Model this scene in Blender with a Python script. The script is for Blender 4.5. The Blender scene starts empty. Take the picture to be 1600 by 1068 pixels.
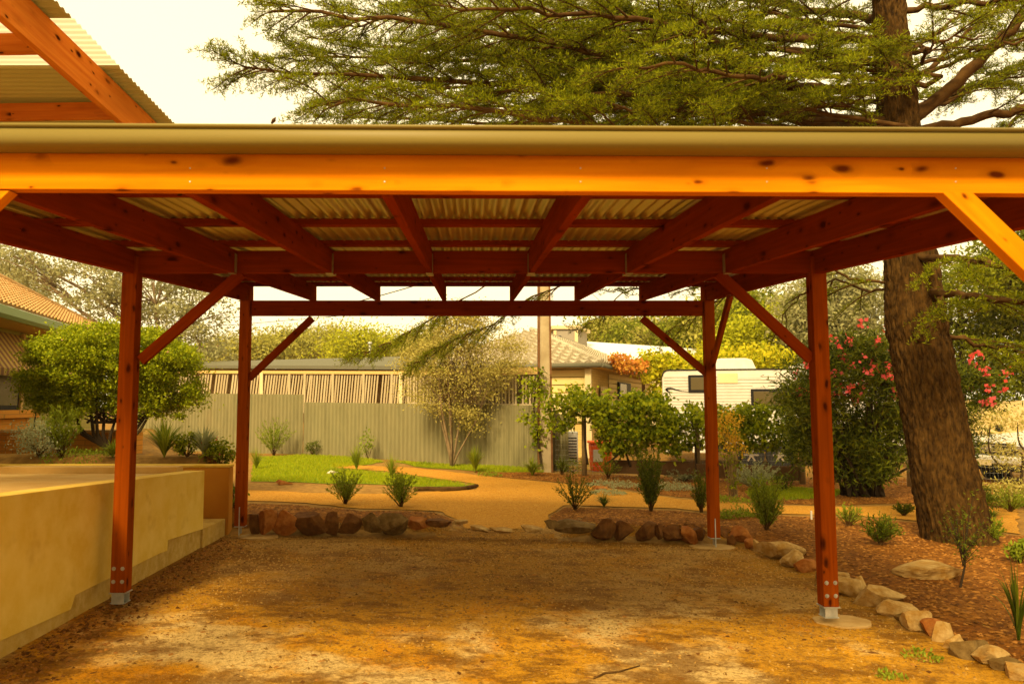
import bpy, bmesh, math, random
import numpy as np
from mathutils import Vector, Matrix, noise
from mathutils.geometry import delaunay_2d_cdt

C = bpy.context.scene.collection
SC = bpy.context.scene
random.seed(7)
rng = np.random.default_rng(7)
R = math.radians

# ------------------------------------------------------------------ camera
F_PX, CX, CY = 1200.0, 740.0, 534.0     # principal point a little left of centre (cropped photograph)
VPX, HY = 740.0, 634.0
CAMZ = 1.6
PITCH = math.atan((HY - CY) / F_PX)
YAW = math.atan((CX - VPX) * math.cos(PITCH) / F_PX)
cam_d = bpy.data.cameras.new('camera')
cam = bpy.data.objects.new('camera', cam_d)
C.objects.link(cam)
cam.location = (0, 0, CAMZ)
cam.rotation_euler = (math.pi / 2 + PITCH, 0, -YAW)
cam_d.sensor_width = 36
cam_d.lens = 36 * F_PX / 1600
cam_d.shift_x = (800 - CX) / 1600
cam_d.clip_end = 2000
cam_d.dof.use_dof = True
cam_d.dof.focus_distance = 10.0
cam_d.dof.aperture_fstop = 4.0
SC.camera = cam

# ------------------------------------------------------------------ sky, sun, exposure
SUN_EL, SUN_AZ = R(38), R(202)         # azimuth from +Y clockwise: behind the camera, a little left
w = bpy.data.worlds.new('World'); SC.world = w; w.use_nodes = True
nt = w.node_tree; nt.nodes.clear()
o_ = nt.nodes.new('ShaderNodeOutputWorld'); bg = nt.nodes.new('ShaderNodeBackground')
sky = nt.nodes.new('ShaderNodeTexSky'); sky.sky_type = 'NISHITA'; sky.sun_disc = False
sky.sun_elevation = SUN_EL; sky.sun_rotation = SUN_AZ
sky.dust_density = 6; sky.air_density = 1.5
mx = nt.nodes.new('ShaderNodeMix'); mx.data_type = 'RGBA'; mx.inputs[0].default_value = 0.86
tint = nt.nodes.new('ShaderNodeMix'); tint.data_type = 'RGBA'; tint.blend_type = 'MULTIPLY'; tint.inputs[0].default_value = 1
tint.inputs[7].default_value = (1.0, .62, .2, 1)
nt.links.new(sky.outputs[0], tint.inputs[6])
nt.links.new(tint.outputs[2], mx.inputs[6])
mx.inputs[7].default_value = (17.5, 14.4, 8.4, 1)      # smoky cream overcast
nt.links.new(mx.outputs[2], bg.inputs[0]); bg.inputs[1].default_value = 0.09
nt.links.new(bg.outputs[0], o_.inputs[0])
sl = bpy.data.lights.new('sun', 'SUN'); sl.energy = 4.9; sl.angle = R(11); sl.color = (1, .80, .46)
so = bpy.data.objects.new('sun', sl); C.objects.link(so)
sd = Vector((math.sin(SUN_AZ) * math.cos(SUN_EL), math.cos(SUN_AZ) * math.cos(SUN_EL), math.sin(SUN_EL)))
so.rotation_euler = sd.to_track_quat('Z', 'Y').to_euler()
so.location = sd * 60
SC.view_settings.view_transform = 'Standard'
SC.view_settings.look = 'None'
SC.view_settings.exposure = 0.36
SC.view_settings.gamma = 1.0
SC.view_settings.use_curve_mapping = False
SC.render.engine = 'CYCLES'
SC.cycles.max_bounces = 8
SC.cycles.diffuse_bounces = 2
SC.cycles.transparent_max_bounces = 16
SC.cycles.use_denoising = True

# ------------------------------------------------------------------ pixel -> world (photo pixels, 1600 wide)
_F = Vector((math.sin(YAW) * math.cos(PITCH), math.cos(YAW) * math.cos(PITCH), math.sin(PITCH)))
_R = Vector((math.cos(YAW), -math.sin(YAW), 0))
_U = _R.cross(_F)
O = Vector((0, 0, CAMZ))
def ray(px, py): return _F + _R * ((px - CX) / F_PX) + _U * ((CY - py) / F_PX)
def P(px, py, Y):
    d = ray(px, py); return O + d * (Y / d.y)
def PXp(px, py, X):
    d = ray(px, py); return O + d * (X / d.x)
def G(px, py, z=0.0):
    d = ray(px, py); return O + d * ((z - CAMZ) / d.z)
def sstep(a, b, x):
    t = min(1.0, max(0.0, (x - a) / (b - a))); return t * t * (3 - 2 * t)

# ------------------------------------------------------------------ terrain
Y0, Y1, Y2 = 3.16, 6.2, 9.24
def terr(x, y):
    z = -.04 - .0215 * max(-3.2, min(4.5, x)) + .012 * (max(2, min(12.0, y)) - 6.2)
    bump = .17 * sstep(9.45, 9.75, y) * (1 - sstep(10.1, 11.8, y))
    lm = 1 - sstep(-.75, -.15, x)
    rm = sstep(.95, 1.5, x) * (1 - sstep(3.0, 3.8, x))
    z += bump * (lm + rm)
    if y > 9.4 or x < -3.8:
        line = -2.98 - .42 * max(0, y - 10.0)
        z += .72 * sstep(0, .3 if y < 10.0 else .3 + .9 * min(1.0, (y - 10.0) / 1.5), line - x)
    # garden bed right of the stone edging
    bx = 3.15 + .0 * y
    z += .10 * sstep(0, .5, x - (3.35 + .0 * y)) * (1 - sstep(10.5, 13, y))
    z += .03 * noise.noise(Vector((x * .6, y * .6, 0))) * sstep(9, 11, y)
    z += .012 * noise.noise(Vector((x * 1.3, y * 1.3, 5)))
    return z
def fence_y(px): return float(np.interp(px, [190, 475, 640, 848], [28.0, 24.0, 21.5, 19.5]))
def GT(px, py):
    z = 0.0
    for _ in range(30):
        p = G(px, py, z); z = .5 * z + .5 * terr(p.x, p.y)
    p = G(px, py, z); return Vector((p.x, p.y, terr(p.x, p.y)))

# ------------------------------------------------------------------ materials
def mat(name, base, rough=.8, metal=0.0, var=None, vscale=3.0, bump=0.0, bscale=40, stretch=None, spec=.08,
        translucent=0.0, island=None, coord='Object', alpha=None, blotch=None):
    m = bpy.data.materials.new(name); m.use_nodes = True
    n, l = m.node_tree.nodes, m.node_tree.links
    n.clear()
    out = n.new('ShaderNodeOutputMaterial'); p = n.new('ShaderNodeBsdfPrincipled')
    p.inputs['Roughness'].default_value = rough; p.inputs['Metallic'].default_value = metal
    p.inputs['Specular IOR Level'].default_value = spec
    l.new(p.outputs[0], out.inputs[0])
    tc = n.new('ShaderNodeTexCoord'); mp = n.new('ShaderNodeMapping'); l.new(tc.outputs[coord], mp.inputs[0])
    if stretch: mp.inputs['Scale'].default_value = stretch
    col = None
    def rgb(c): 
        r = n.new('ShaderNodeRGB'); r.outputs[0].default_value = (*c, 1); return r.outputs[0]
    col = rgb(base)
    def mixc(fac, a, b, mode='MIX'):
        x = n.new('ShaderNodeMix'); x.data_type = 'RGBA'; x.blend_type = mode
        if isinstance(fac, (int, float)): x.inputs[0].default_value = fac
        else: l.new(fac, x.inputs[0])
        l.new(a, x.inputs[6]); l.new(b, x.inputs[7]); return x.outputs[2]
    def ramp(src, a, b):
        r = n.new('ShaderNodeMapRange'); r.inputs[1].default_value = a; r.inputs[2].default_value = b
        l.new(src, r.inputs[0]); return r.outputs[0]
    def nz(scale, detail=5, r=.6, vec=None):
        t = n.new('ShaderNodeTexNoise'); t.inputs['Scale'].default_value = scale; t.inputs['Detail'].default_value = detail
        t.inputs['Roughness'].default_value = r
        l.new(vec or mp.outputs[0], t.inputs['Vector']); return t.outputs[0]
    if var:
        vs = var if isinstance(var, list) else [(var, vscale)]
        for i, (vc, vsc) in enumerate(vs):
            col = mixc(ramp(nz(vsc), .38, .66), col, rgb(vc))
    if blotch:
        bc, bs, a, b = blotch
        col = mixc(ramp(nz(bs, 3), a, b), col, rgb(bc))
    if island:
        g = n.new('ShaderNodeNewGeometry')
        col = mixc(g.outputs['Random Per Island'], col, rgb(island))
    l.new(col, p.inputs['Base Color'])
    if bump:
        b = n.new('ShaderNodeBump'); b.inputs['Strength'].default_value = bump; b.inputs['Distance'].default_value = .02
        l.new(nz(bscale, 6, .65), b.inputs['Height']); l.new(b.outputs[0], p.inputs['Normal'])
    if translucent:
        t = n.new('ShaderNodeBsdfTranslucent'); l.new(col, t.inputs[0])
        ms = n.new('ShaderNodeMixShader'); ms.inputs[0].default_value = translucent
        l.new(p.outputs[0], ms.inputs[1]); l.new(t.outputs[0], ms.inputs[2]); l.new(ms.outputs[0], out.inputs[0])
    m['p'] = 1
    return m

def wood_mat(name, c0, c1, knot=(.045, .008, .002), rough=.6, spec=.0):
    m = bpy.data.materials.new(name); m.use_nodes = True
    n, l = m.node_tree.nodes, m.node_tree.links
    p = n['Principled BSDF']; p.inputs['Roughness'].default_value = rough; p.inputs['Specular IOR Level'].default_value = spec
    tc = n.new('ShaderNodeTexCoord'); oi = n.new('ShaderNodeObjectInfo')
    add = n.new('ShaderNodeVectorMath'); add.operation = 'ADD'
    mul = n.new('ShaderNodeVectorMath'); mul.operation = 'SCALE'; mul.inputs['Scale'].default_value = 37
    cmb = n.new('ShaderNodeCombineXYZ')
    for i in range(3): l.new(oi.outputs['Random'], cmb.inputs[i])
    l.new(cmb.outputs[0], mul.inputs[0]); l.new(tc.outputs['Object'], add.inputs[0]); l.new(mul.outputs[0], add.inputs[1])
    # knots
    mk = n.new('ShaderNodeMapping'); mk.inputs['Scale'].default_value = (6.5, 15, 15); l.new(add.outputs[0], mk.inputs[0])
    vo = n.new('ShaderNodeTexVoronoi'); vo.inputs['Scale'].default_value = 1.0; vo.inputs['Randomness'].default_value = 1
    nzk = n.new('ShaderNodeTexNoise'); nzk.inputs['Scale'].default_value = 9
    l.new(add.outputs[0], nzk.inputs['Vector'])
    mixv = n.new('ShaderNodeVectorMath'); mixv.operation = 'MULTIPLY_ADD'; mixv.inputs[1].default_value = (.45, .3, .3)
    l.new(nzk.outputs['Color'], mixv.inputs[0]); l.new(mk.outputs[0], mixv.inputs[2])
    l.new(mixv.outputs[0], vo.inputs['Vector'])
    kr = n.new('ShaderNodeMapRange'); kr.inputs[1].default_value = .10; kr.inputs[2].default_value = .22
    kr.inputs[3].default_value = 1; kr.inputs[4].default_value = 0; vd = n.new('ShaderNodeMath'); vd.operation = 'MULTIPLY'; vs_ = n.new('ShaderNodeMath'); vs_.operation = 'MULTIPLY_ADD'; vs_.inputs[1].default_value = 2.6; vs_.inputs[2].default_value = .55
    sc_ = n.new('ShaderNodeSeparateColor'); l.new(vo.outputs['Color'], sc_.inputs[0]); l.new(sc_.outputs[0], vs_.inputs[0]); l.new(vo.outputs['Distance'], vd.inputs[0]); l.new(vs_.outputs[0], vd.inputs[1]); l.new(vd.outputs[0], kr.inputs[0])
    halo = n.new('ShaderNodeMapRange'); halo.inputs[1].default_value = .1; halo.inputs[2].default_value = .42
    halo.inputs[3].default_value = .45; halo.inputs[4].default_value = 0; l.new(vd.outputs[0], halo.inputs[0])
    # grain, bent round the knots
    mg = n.new('ShaderNodeMapping'); mg.inputs['Scale'].default_value = (1.1, 26, 26); l.new(add.outputs[0], mg.inputs[0])
    gn = n.new('ShaderNodeTexNoise'); gn.inputs['Scale'].default_value = 1.3; gn.inputs['Detail'].default_value = 6
    gn.inputs['Distortion'].default_value = .8; l.new(mg.outputs[0], gn.inputs['Vector'])
    gr = n.new('ShaderNodeMapRange'); gr.inputs[1].default_value = .35; gr.inputs[2].default_value = .68; l.new(gn.outputs[0], gr.inputs[0])
    ml = n.new('ShaderNodeMapping'); ml.inputs['Scale'].default_value = (.8, 3, 3); l.new(add.outputs[0], ml.inputs[0])
    ln = n.new('ShaderNodeTexNoise'); ln.inputs['Scale'].default_value = 1.6; ln.inputs['Detail'].default_value = 3; l.new(ml.outputs[0], ln.inputs['Vector'])
    def mixc(f, a, b):
        x = n.new('ShaderNodeMix'); x.data_type = 'RGBA'
        if isinstance(f, float): x.inputs[0].default_value = f
        else: l.new(f, x.inputs[0])
        for s, v in ((6, a), (7, b)):
            if isinstance(v, tuple): x.inputs[s].default_value = (*v, 1)
            else: l.new(v, x.inputs[s])
        return x.outputs[2]
    hs = n.new('ShaderNodeMath'); hs.operation = 'MULTIPLY'; hs.inputs[1].default_value = .75; l.new(gr.outputs[0], hs.inputs[0])
    a = mixc(hs.outputs[0], c0, c1)
    mid = tuple((x + y) / 2 * .72 for x, y in zip(c0, c1))
    lr = n.new('ShaderNodeMapRange'); lr.inputs[1].default_value = .45; lr.inputs[2].default_value = .75; lr.inputs[4].default_value = .7; l.new(ln.outputs[0], lr.inputs[0])
    a = mixc(lr.outputs[0], a, mid)
    a = mixc(halo.outputs[0], a, tuple(x * .5 for x in c1))
    a = mixc(kr.outputs[0], a, knot)
    l.new(a, p.inputs['Base Color'])
    b = n.new('ShaderNodeBump'); b.inputs['Strength'].default_value = .18; b.inputs['Distance'].default_value = .004
    l.new(gn.outputs[0], b.inputs['Height']); l.new(b.outputs[0], p.inputs['Normal'])
    return m

M = {}
M['wood'] = wood_mat('carport_post_timber_half_shaded', (.29, .056, .002), (.17, .026, .001))  # posts: the same timber, darkened partway to paint in shade
M['wood_shaded'] = wood_mat('carport_roof_timber_shaded', (.25, .037, .001), (.15, .020, .0006), knot=(.05, .007, .001))  # under-roof members: the roof's shade is put into this timber colour
M['wood_lit'] = wood_mat('front_beam_timber_lit', (.70, .235, .003), (.58, .15, .002), knot=(.12, .02, .002))  # lit copy of the carport timber, brightened for the front beam and braces
M['wood_v'] = wood_mat('verandah_timber', (.56, .17, .02), (.42, .09, .01))
M['sheet'] = mat('zinc_sheet', (.62, .52, .24), .33, .75, var=(.48, .38, .14), vscale=2, stretch=(1, .15, 1))
M['sheet_v'] = mat('verandah_sheet', (.42, .36, .17), .5, .2)
M['clear_v'] = mat('translucent_sheet', (.8, .68, .5), .5, translucent=.7)
M['gutter'] = mat('gutter_paint', (.20, .15, .032), .5, .0, spec=.2)
M['gutter_in'] = M['gutter']
M['galv'] = mat('galvanised_steel', (.52, .5, .42), .45, .6, var=(.36, .36, .3), vscale=14)
M['render'] = mat('rendered_wall', (.68, .44, .065), .9, var=[((.60, .36, .035), 1.1), ((.72, .49, .10), 4)], bump=.15, bscale=60, blotch=((.50, .28, .03), 2.6, .60, .80))
M['render_o'] = mat('rendered_wall_orange', (.50, .22, .02), .9, var=[((.42, .16, .012), 1.2)], bump=.12, bscale=60)
M['footing'] = mat('concrete_footing', (.48, .29, .05), .92, var=[((.34, .19, .025), 3), ((.54, .35, .09), 12)], bump=.35, bscale=35)
M['slab'] = mat('concrete_slab', (.52, .30, .07), .8, var=[((.43, .24, .05), .8), ((.55, .35, .11), 3)], bump=.08, bscale=90)
M['pad'] = mat('footing_pad', (.46, .29, .10), .9, var=(.36, .21, .06), vscale=8, bump=.3)
M['path'] = mat('compacted_path', (.48, .22, .018), .95, var=[((.40, .165, .010), 1.2), ((.56, .30, .05), 18), ((.34, .14, .01), 45)], bump=.35, bscale=130)
M['mulch'] = mat('mulch', (.22, .075, .007), .95, var=[((.30, .115, .012), 2.0), ((.09, .03, .004), 22)], bump=.9, bscale=45)
M['soil'] = mat('soil', (.17, .085, .022), .95, var=[((.24, .13, .035), 2), ((.1, .05, .014), 18)], bump=.7, bscale=50)
M['ground'] = mat('ground_soil', (.28, .14, .025), .95, var=[((.34, .19, .045), .6), ((.18, .09, .018), 9)], bump=.5, bscale=30)
M['lawn'] = mat('lawn_base', (.14, .20, .004), .95, var=[((.20, .21, .006), 3)], bump=.4, bscale=60)
M['grass'] = mat('grass_blades', (.24, .31, .004), .7, island=(.38, .37, .012), translucent=.35)

def drive_mat():
    m = mat('driveway_dirt', (.37, .20, .038), .95, bump=.8, bscale=75)
    n, l = m.node_tree.nodes, m.node_tree.links
    p = next(x for x in n if x.type == 'BSDF_PRINCIPLED')
    tc = n.new('ShaderNodeTexCoord')
    def nz(s, d=5, r=.6, off=(0, 0, 0), sc=(1, 1, 1)):
        mp = n.new('ShaderNodeMapping'); mp.inputs['Location'].default_value = off; mp.inputs['Scale'].default_value = sc
        l.new(tc.outputs['Object'], mp.inputs[0])
        t = n.new('ShaderNodeTexNoise'); t.inputs['Scale'].default_value = s; t.inputs['Detail'].default_value = d; t.inputs['Roughness'].default_value = r
        l.new(mp.outputs[0], t.inputs['Vector']); return t.outputs[0]
    def rmp(s, a, b, o=1.0):
        r = n.new('ShaderNodeMapRange'); r.inputs[1].default_value = a; r.inputs[2].default_value = b; r.inputs[4].default_value = o
        r.interpolation_type = 'SMOOTHSTEP'
        l.new(s, r.inputs[0]); return r.outputs[0]
    def mixc(f, a, b):
        x = n.new('ShaderNodeMix'); x.data_type = 'RGBA'; l.new(f, x.inputs[0])
        for s, v in ((6, a), (7, b)):
            if isinstance(v, tuple): x.inputs[s].default_value = (*v, 1)
            else: l.new(v, x.inputs[s])
        return x.outputs[2]
    def mth(op, a, b):
        x = n.new('ShaderNodeMath'); x.operation = op
        for i, v in enumerate((a, b)):
            if isinstance(v, (int, float)): x.inputs[i].default_value = v
            else: l.new(v, x.inputs[i])
        return x.outputs[0]
    a = mixc(rmp(nz(.9, 4, .55, (3, 1, 0)), .42, .62), (.58, .27, .010), (.48, .225, .012))
    a = mixc(rmp(nz(1.3, 5, .6, (9, 4, 2)), .50, .60), a, (.58, .235, .004))       # orange patches
    a = mixc(rmp(nz(.85, 5, .62, (1, 7.4, 4)), .47, .60, .9), a, (.68, .47, .17))     # pale washed gravel
    # gravel covered half under the roof: coarse, with roof shade put into the brown
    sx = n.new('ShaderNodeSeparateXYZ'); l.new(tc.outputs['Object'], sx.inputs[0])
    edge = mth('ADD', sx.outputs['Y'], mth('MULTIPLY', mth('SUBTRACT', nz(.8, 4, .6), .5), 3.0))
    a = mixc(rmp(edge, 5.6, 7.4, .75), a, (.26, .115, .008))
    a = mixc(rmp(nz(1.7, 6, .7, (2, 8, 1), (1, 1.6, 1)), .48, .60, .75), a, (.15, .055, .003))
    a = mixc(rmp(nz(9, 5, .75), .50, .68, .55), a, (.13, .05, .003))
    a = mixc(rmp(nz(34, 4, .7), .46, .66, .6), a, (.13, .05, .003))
    a = mixc(rmp(nz(60, 3, .7, (5, 5, 5)), .56, .70, .6), a, (.42, .28, .09))
    l.new(a, p.inputs['Base Color'])
    return m
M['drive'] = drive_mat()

def rockm(name, a, b, c): return mat(name, a, .85, var=[(b, 3.5), (c, 9)], bump=.8, bscale=14)
M['rock_dark'] = rockm('dark_red_rock', (.11, .04, .008), (.06, .024, .006), (.17, .07, .015))
M['rock_red'] = rockm('red_rock', (.30, .09, .012), (.17, .05, .008), (.38, .15, .03))
M['rock_tan'] = rockm('tan_rock', (.38, .20, .04), (.22, .11, .018), (.52, .34, .12))
M['rock_grey'] = rockm('grey_rock', (.12, .065, .014), (.07, .035, .008), (.20, .12, .035))

M['brick'] = mat('cream_brick', (.60, .32, .10), .85, var=(.5, .25, .07), vscale=4)
def brickmat(name, c1, c2, mortar, sc=1.0, plane='XZ'):
    m = mat(name, c1, .85)
    n, l = m.node_tree.nodes, m.node_tree.links
    p = next(x for x in n if x.type == 'BSDF_PRINCIPLED')
    tc = n.new('ShaderNodeTexCoord'); sx = n.new('ShaderNodeSeparateXYZ'); cb = n.new('ShaderNodeCombineXYZ')
    l.new(tc.outputs['Object'], sx.inputs[0]); l.new(sx.outputs[0], cb.inputs[0]); l.new(sx.outputs[2], cb.inputs[1])
    br = n.new('ShaderNodeTexBrick'); br.inputs['Scale'].default_value = 1
    br.inputs['Brick Width'].default_value = .24 * sc; br.inputs['Row Height'].default_value = .086 * sc
    br.inputs['Mortar Size'].default_value = .006 * sc
    br.inputs['Color1'].default_value = (*c1, 1); br.inputs['Color2'].default_value = (*c2, 1); br.inputs['Mortar'].default_value = (*mortar, 1)
    l.new(cb.outputs[0], br.inputs[0]); l.new(br.outputs[0], p.inputs['Base Color'])
    return m
M['brick'] = brickmat('cream_brick', (.60, .26, .035), (.52, .21, .025), (.34, .17, .03))
M['brick2'] = brickmat('pale_brick', (.60, .42, .13), (.54, .36, .10), (.42, .28, .09))
M['cream'] = mat('cream_paint', (.66, .52, .27), .6, var=(.6, .47, .24), vscale=2)
M['creamd'] = mat('ochre_paint', (.56, .36, .12), .6)
M['board'] = mat('weatherboard', (.66, .50, .19), .6, var=(.60, .44, .15), vscale=1.5)
M['tile'] = mat('terracotta_tile', (.44, .25, .09), .8, var=[((.36, .19, .06), 6), ((.52, .33, .14), 18)])
M['tile2'] = mat('grey_tile', (.33, .28, .17), .7, var=[((.3, .24, .16), 7), ((.5, .43, .3), 15)])
M['greengut'] = mat('green_gutter', (.27, .33, .16), .5)
M['darkgut'] = mat('dark_gutter', (.13, .12, .075), .5)
M['roofgrey'] = mat('grey_sheet_roof', (.12, .11, .06), .6)
M['white'] = mat('white_paint', (.60, .56, .47), .4, var=(.54, .50, .41), vscale=3)
M['white_roof'] = mat('white_sheet_roof', (.8, .76, .66), .5)
M['black'] = mat('black_plastic', (.015, .013, .012), .5)
M['rubber'] = mat('tyre_rubber', (.02, .018, .016), .8)
M['glass'] = mat('dark_glass', (.035, .03, .02), .08, spec=.8)
M['glass2'] = mat('curtained_glass', (.09, .065, .025), .25, spec=.3)
M['chrome'] = mat('bright_metal', (.7, .68, .62), .2, .9)
M['stripe'] = None
M['fence'] = mat('zinc_fence', (.21, .185, .085), .75, 0, var=[((.165, .14, .06), 1.2), ((.235, .2, .09), 5)], stretch=(1, 1, .25),
                 blotch=((.28, .19, .08), .9, .66, .85))
M['slat'] = mat('weathered_slats', (.38, .29, .15), .85, island=(.48, .38, .21))
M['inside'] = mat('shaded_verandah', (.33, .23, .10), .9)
M['steel_r'] = mat('rusty_steel', (.20, .095, .035), .8, var=(.13, .055, .02), vscale=6)
M['conc_p'] = mat('pole_concrete', (.46, .36, .2), .9, var=[((.36, .27, .14), 3)], bump=.2)
M['sleeper'] = mat('sleeper_timber', (.12, .06, .022), .9, var=(.08, .04, .015), vscale=5, bump=.5, bscale=30)
M['post_g'] = mat('garden_post', (.28, .19, .08), .9, var=(.2, .13, .05), vscale=8)
M['red'] = mat('red_plastic', (.75, .11, .015), .5)
M['bark'] = mat('cedar_bark', (.068, .031, .005), .95, var=[((.115, .058, .012), 9), ((.022, .010, .002), 24)], stretch=(1, 1, .42), bump=1.0, bscale=42)
M['twig'] = mat('twig_bark', (.05, .022, .005), .9, var=(.10, .05, .012), vscale=8)
M['bark_p'] = mat('pale_bark', (.22, .15, .07), .9, var=(.14, .09, .045), vscale=9)
M['bark_d'] = mat('dark_bark', (.045, .028, .014), .9)
M['cedar'] = mat('cedar_needles', (.05, .07, .001), .6, island=(.30, .31, .005), translucent=.35)
M['bush'] = mat('round_shrub_leaves', (.15, .20, .004), .6, island=(.40, .42, .010), translucent=.3)
M['bushfl'] = mat('round_shrub_blossom', (.6, .3, .2), .7)
M['crepe'] = mat('olive_leaves', (.30, .25, .04), .7, island=(.55, .46, .12), translucent=.35)
M['gum'] = mat('gum_leaves', (.24, .23, .085), .7, island=(.40, .37, .16), translucent=.35)
M['ole'] = mat('oleander_leaves', (.025, .042, .002), .5, island=(.20, .22, .012), translucent=.25)
M['pink'] = mat('oleander_flowers', (.88, .16, .17), .6, island=(.80, .09, .05), translucent=.3)
M['vine'] = mat('vine_leaves', (.07, .11, .002), .55, island=(.38, .40, .010), translucent=.35)
M['vine_o'] = mat('turning_vine_leaves', (.55, .16, .03), .6, island=(.6, .34, .04), translucent=.35)
M['vine_y'] = mat('yellow_vine_leaves', (.28, .30, .006), .6, island=(.56, .46, .014), translucent=.35)
M['green1'] = mat('shrub_leaves', (.14, .18, .008), .6, island=(.27, .31, .02), translucent=.3)
M['green2'] = mat('dark_shrub_leaves', (.045, .065, .003), .6, island=(.15, .17, .008), translucent=.3)
M['silver'] = mat('silver_leaves', (.26, .28, .12), .7, island=(.42, .42, .22), translucent=.25)
M['strap'] = mat('strap_leaves', (.12, .16, .008), .5, island=(.32, .34, .02), translucent=.3)
M['yfl'] = mat('seed_heads', (.62, .34, .02), .8, island=(.70, .48, .04), translucent=.3)
M['far1'] = mat('far_foliage', (.24, .22, .03), .9, island=(.40, .36, .07), translucent=.2)
M['far2'] = mat('dark_tree_foliage', (.10, .12, .006), .9, island=(.26, .27, .02), translucent=.3)
M['far3'] = mat('lime_foliage', (.28, .29, .008), .8, island=(.46, .44, .02), translucent=.3)
M['chip'] = mat('bark_chips', (.08, .028, .004), .9, island=(.40, .17, .03))
M['peb'] = mat('loose_gravel', (.13, .06, .01), .9, island=(.48, .27, .06))
M['bank'] = mat('pale_bank', (.44, .30, .11), .95, var=[((.34, .22, .07), 1), ((.50, .37, .17), 4)], bump=.3, bscale=8)
M['leafdry'] = mat('dry_leaf', (.05, .02, .01), .9)
M['stone_w'] = mat('white_stone', (.6, .5, .33), .8, bump=.4, bscale=20)

# ------------------------------------------------------------------ mesh helpers
class MB:
    def __init__(s): s.v = []; s.f = []; s.sm = []
    def box(s, c, d, rot=None, ch=0.0):
        cx, cy, cz = c; x, y, z = d[0] / 2, d[1] / 2, d[2] / 2
        pts = [Vector((a * x, b * y, e * z)) for a in (-1, 1) for b in (-1, 1) for e in (-1, 1)]
        if rot: pts = [rot @ p for p in pts]
        k = len(s.v); s.v += [tuple(Vector(c) + p) for p in pts]
        s.f += [tuple(k + i for i in q) for q in ((0, 1, 3, 2), (4, 6, 7, 5), (0, 4, 5, 1), (2, 3, 7, 6), (0, 2, 6, 4), (1, 5, 7, 3))]
        s.sm += [False] * 6; return s
    def prism(s, poly, axis_vec):
        """poly: list of 3D points (planar), extruded by axis_vec"""
        k = len(s.v); n = len(poly); a = Vector(axis_vec)
        s.v += [tuple(p) for p in poly] + [tuple(Vector(p) + a) for p in poly]
        s.f += [tuple(k + i for i in range(n))[::-1], tuple(k + n + i for i in range(n))]
        s.f += [(k + i, k + (i + 1) % n, k + n + (i + 1) % n, k + n + i) for i in range(n)]
        s.sm += [False] * (n + 2); return s
    def tube(s, pts, rad, n=7, cap=True, smooth=True):
        pts = [Vector(p) for p in pts]
        if not isinstance(rad, (list, tuple, np.ndarray)): rad = [rad] * len(pts)
        k0 = len(s.v); up = None
        for i, p in enumerate(pts):
            t = (pts[min(i + 1, len(pts) - 1)] - pts[max(i - 1, 0)])
            if t.length < 1e-9: t = Vector((0, 0, 1))
            t.normalize()
            if up is None:
                up = t.orthogonal().normalized()
            else:
                up = (up - t * up.dot(t))
                up = up.normalized() if up.length > 1e-6 else t.orthogonal().normalized()
            b = t.cross(up)
            for j in range(n):
                a = 2 * math.pi * j / n
                s.v.append(tuple(p + (up * math.cos(a) + b * math.sin(a)) * rad[i]))
        for i in range(len(pts) - 1):
            for j in range(n):
                a = k0 + i * n + j; b_ = k0 + i * n + (j + 1) % n
                s.f.append((a, b_, b_ + n, a + n)); s.sm.append(smooth)
        if cap:
            s.f.append(tuple(k0 + j for j in range(n))[::-1]); s.sm.append(False)
            e = k0 + (len(pts) - 1) * n
            s.f.append(tuple(e + j for j in range(n))); s.sm.append(False)
        return s
    def quad(s, a, b, c, d):
        k = len(s.v); s.v += [tuple(a), tuple(b), tuple(c), tuple(d)]; s.f.append((k, k + 1, k + 2, k + 3)); s.sm.append(False); return s
    def build(s, name, m, parent=None, bevel=0.0, loc=None):
        me = bpy.data.meshes.new(name); me.from_pydata(s.v, [], s.f); me.update()
        me.polygons.foreach_set('use_smooth', s.sm)
        if loc is not None:
            me.transform(Matrix.Translation(-Vector(loc)))
        o = bpy.data.objects.new(name, me); C.objects.link(o)
        if loc is not None: o.location = loc
        if m: me.materials.append(m)
        if parent:
            o.parent = parent
            if loc is None: o.matrix_parent_inverse = Matrix.Translation(-parent.location) if False else parent_inv(parent)
            else: o.matrix_parent_inverse = parent_inv(parent)
        if bevel:
            md = o.modifiers.new('bevel', 'BEVEL'); md.width = bevel; md.segments = 2; md.limit_method = 'ANGLE'
        return o
def parent_inv(p):
    mtx = Matrix.Identity(4); q = p
    while q is not None:
        mtx = q.matrix_parent_inverse @ q.matrix_basis @ mtx if q is p else q.matrix_parent_inverse @ q.matrix_basis @ mtx
        q = q.parent
    return mtx.inverted()
def tag(o, label=None, cat=None, group=None, kind=None):
    if label: o['label'] = label
    if cat: o['category'] = cat
    if group: o['group'] = group
    if kind: o['kind'] = kind
    return o
def empty(name, loc, label=None, cat=None, group=None):
    o = bpy.data.objects.new(name, None); C.objects.link(o); o.location = loc; o.empty_display_size = .2
    return tag(o, label, cat, group)
def npmesh(name, verts, faces_flat, nside, m, parent=None):
    me = bpy.data.meshes.new(name)
    nv = len(verts); nf = len(faces_flat) // nside
    me.vertices.add(nv); me.vertices.foreach_set('co', np.asarray(verts, dtype=np.float32).ravel())
    me.loops.add(nf * nside); me.loops.foreach_set('vertex_index', np.asarray(faces_flat, dtype=np.int32))
    me.polygons.add(nf); me.polygons.foreach_set('loop_start', np.arange(0, nf * nside, nside, dtype=np.int32))
    try: me.polygons.foreach_set('loop_total', np.full(nf, nside, dtype=np.int32))
    except Exception: pass
    me.update(calc_edges=True); me.validate()
    o = bpy.data.objects.new(name, me); C.objects.link(o); me.materials.append(m)
    if parent: o.parent = parent; o.matrix_parent_inverse = parent_inv(parent)
    return o
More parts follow.
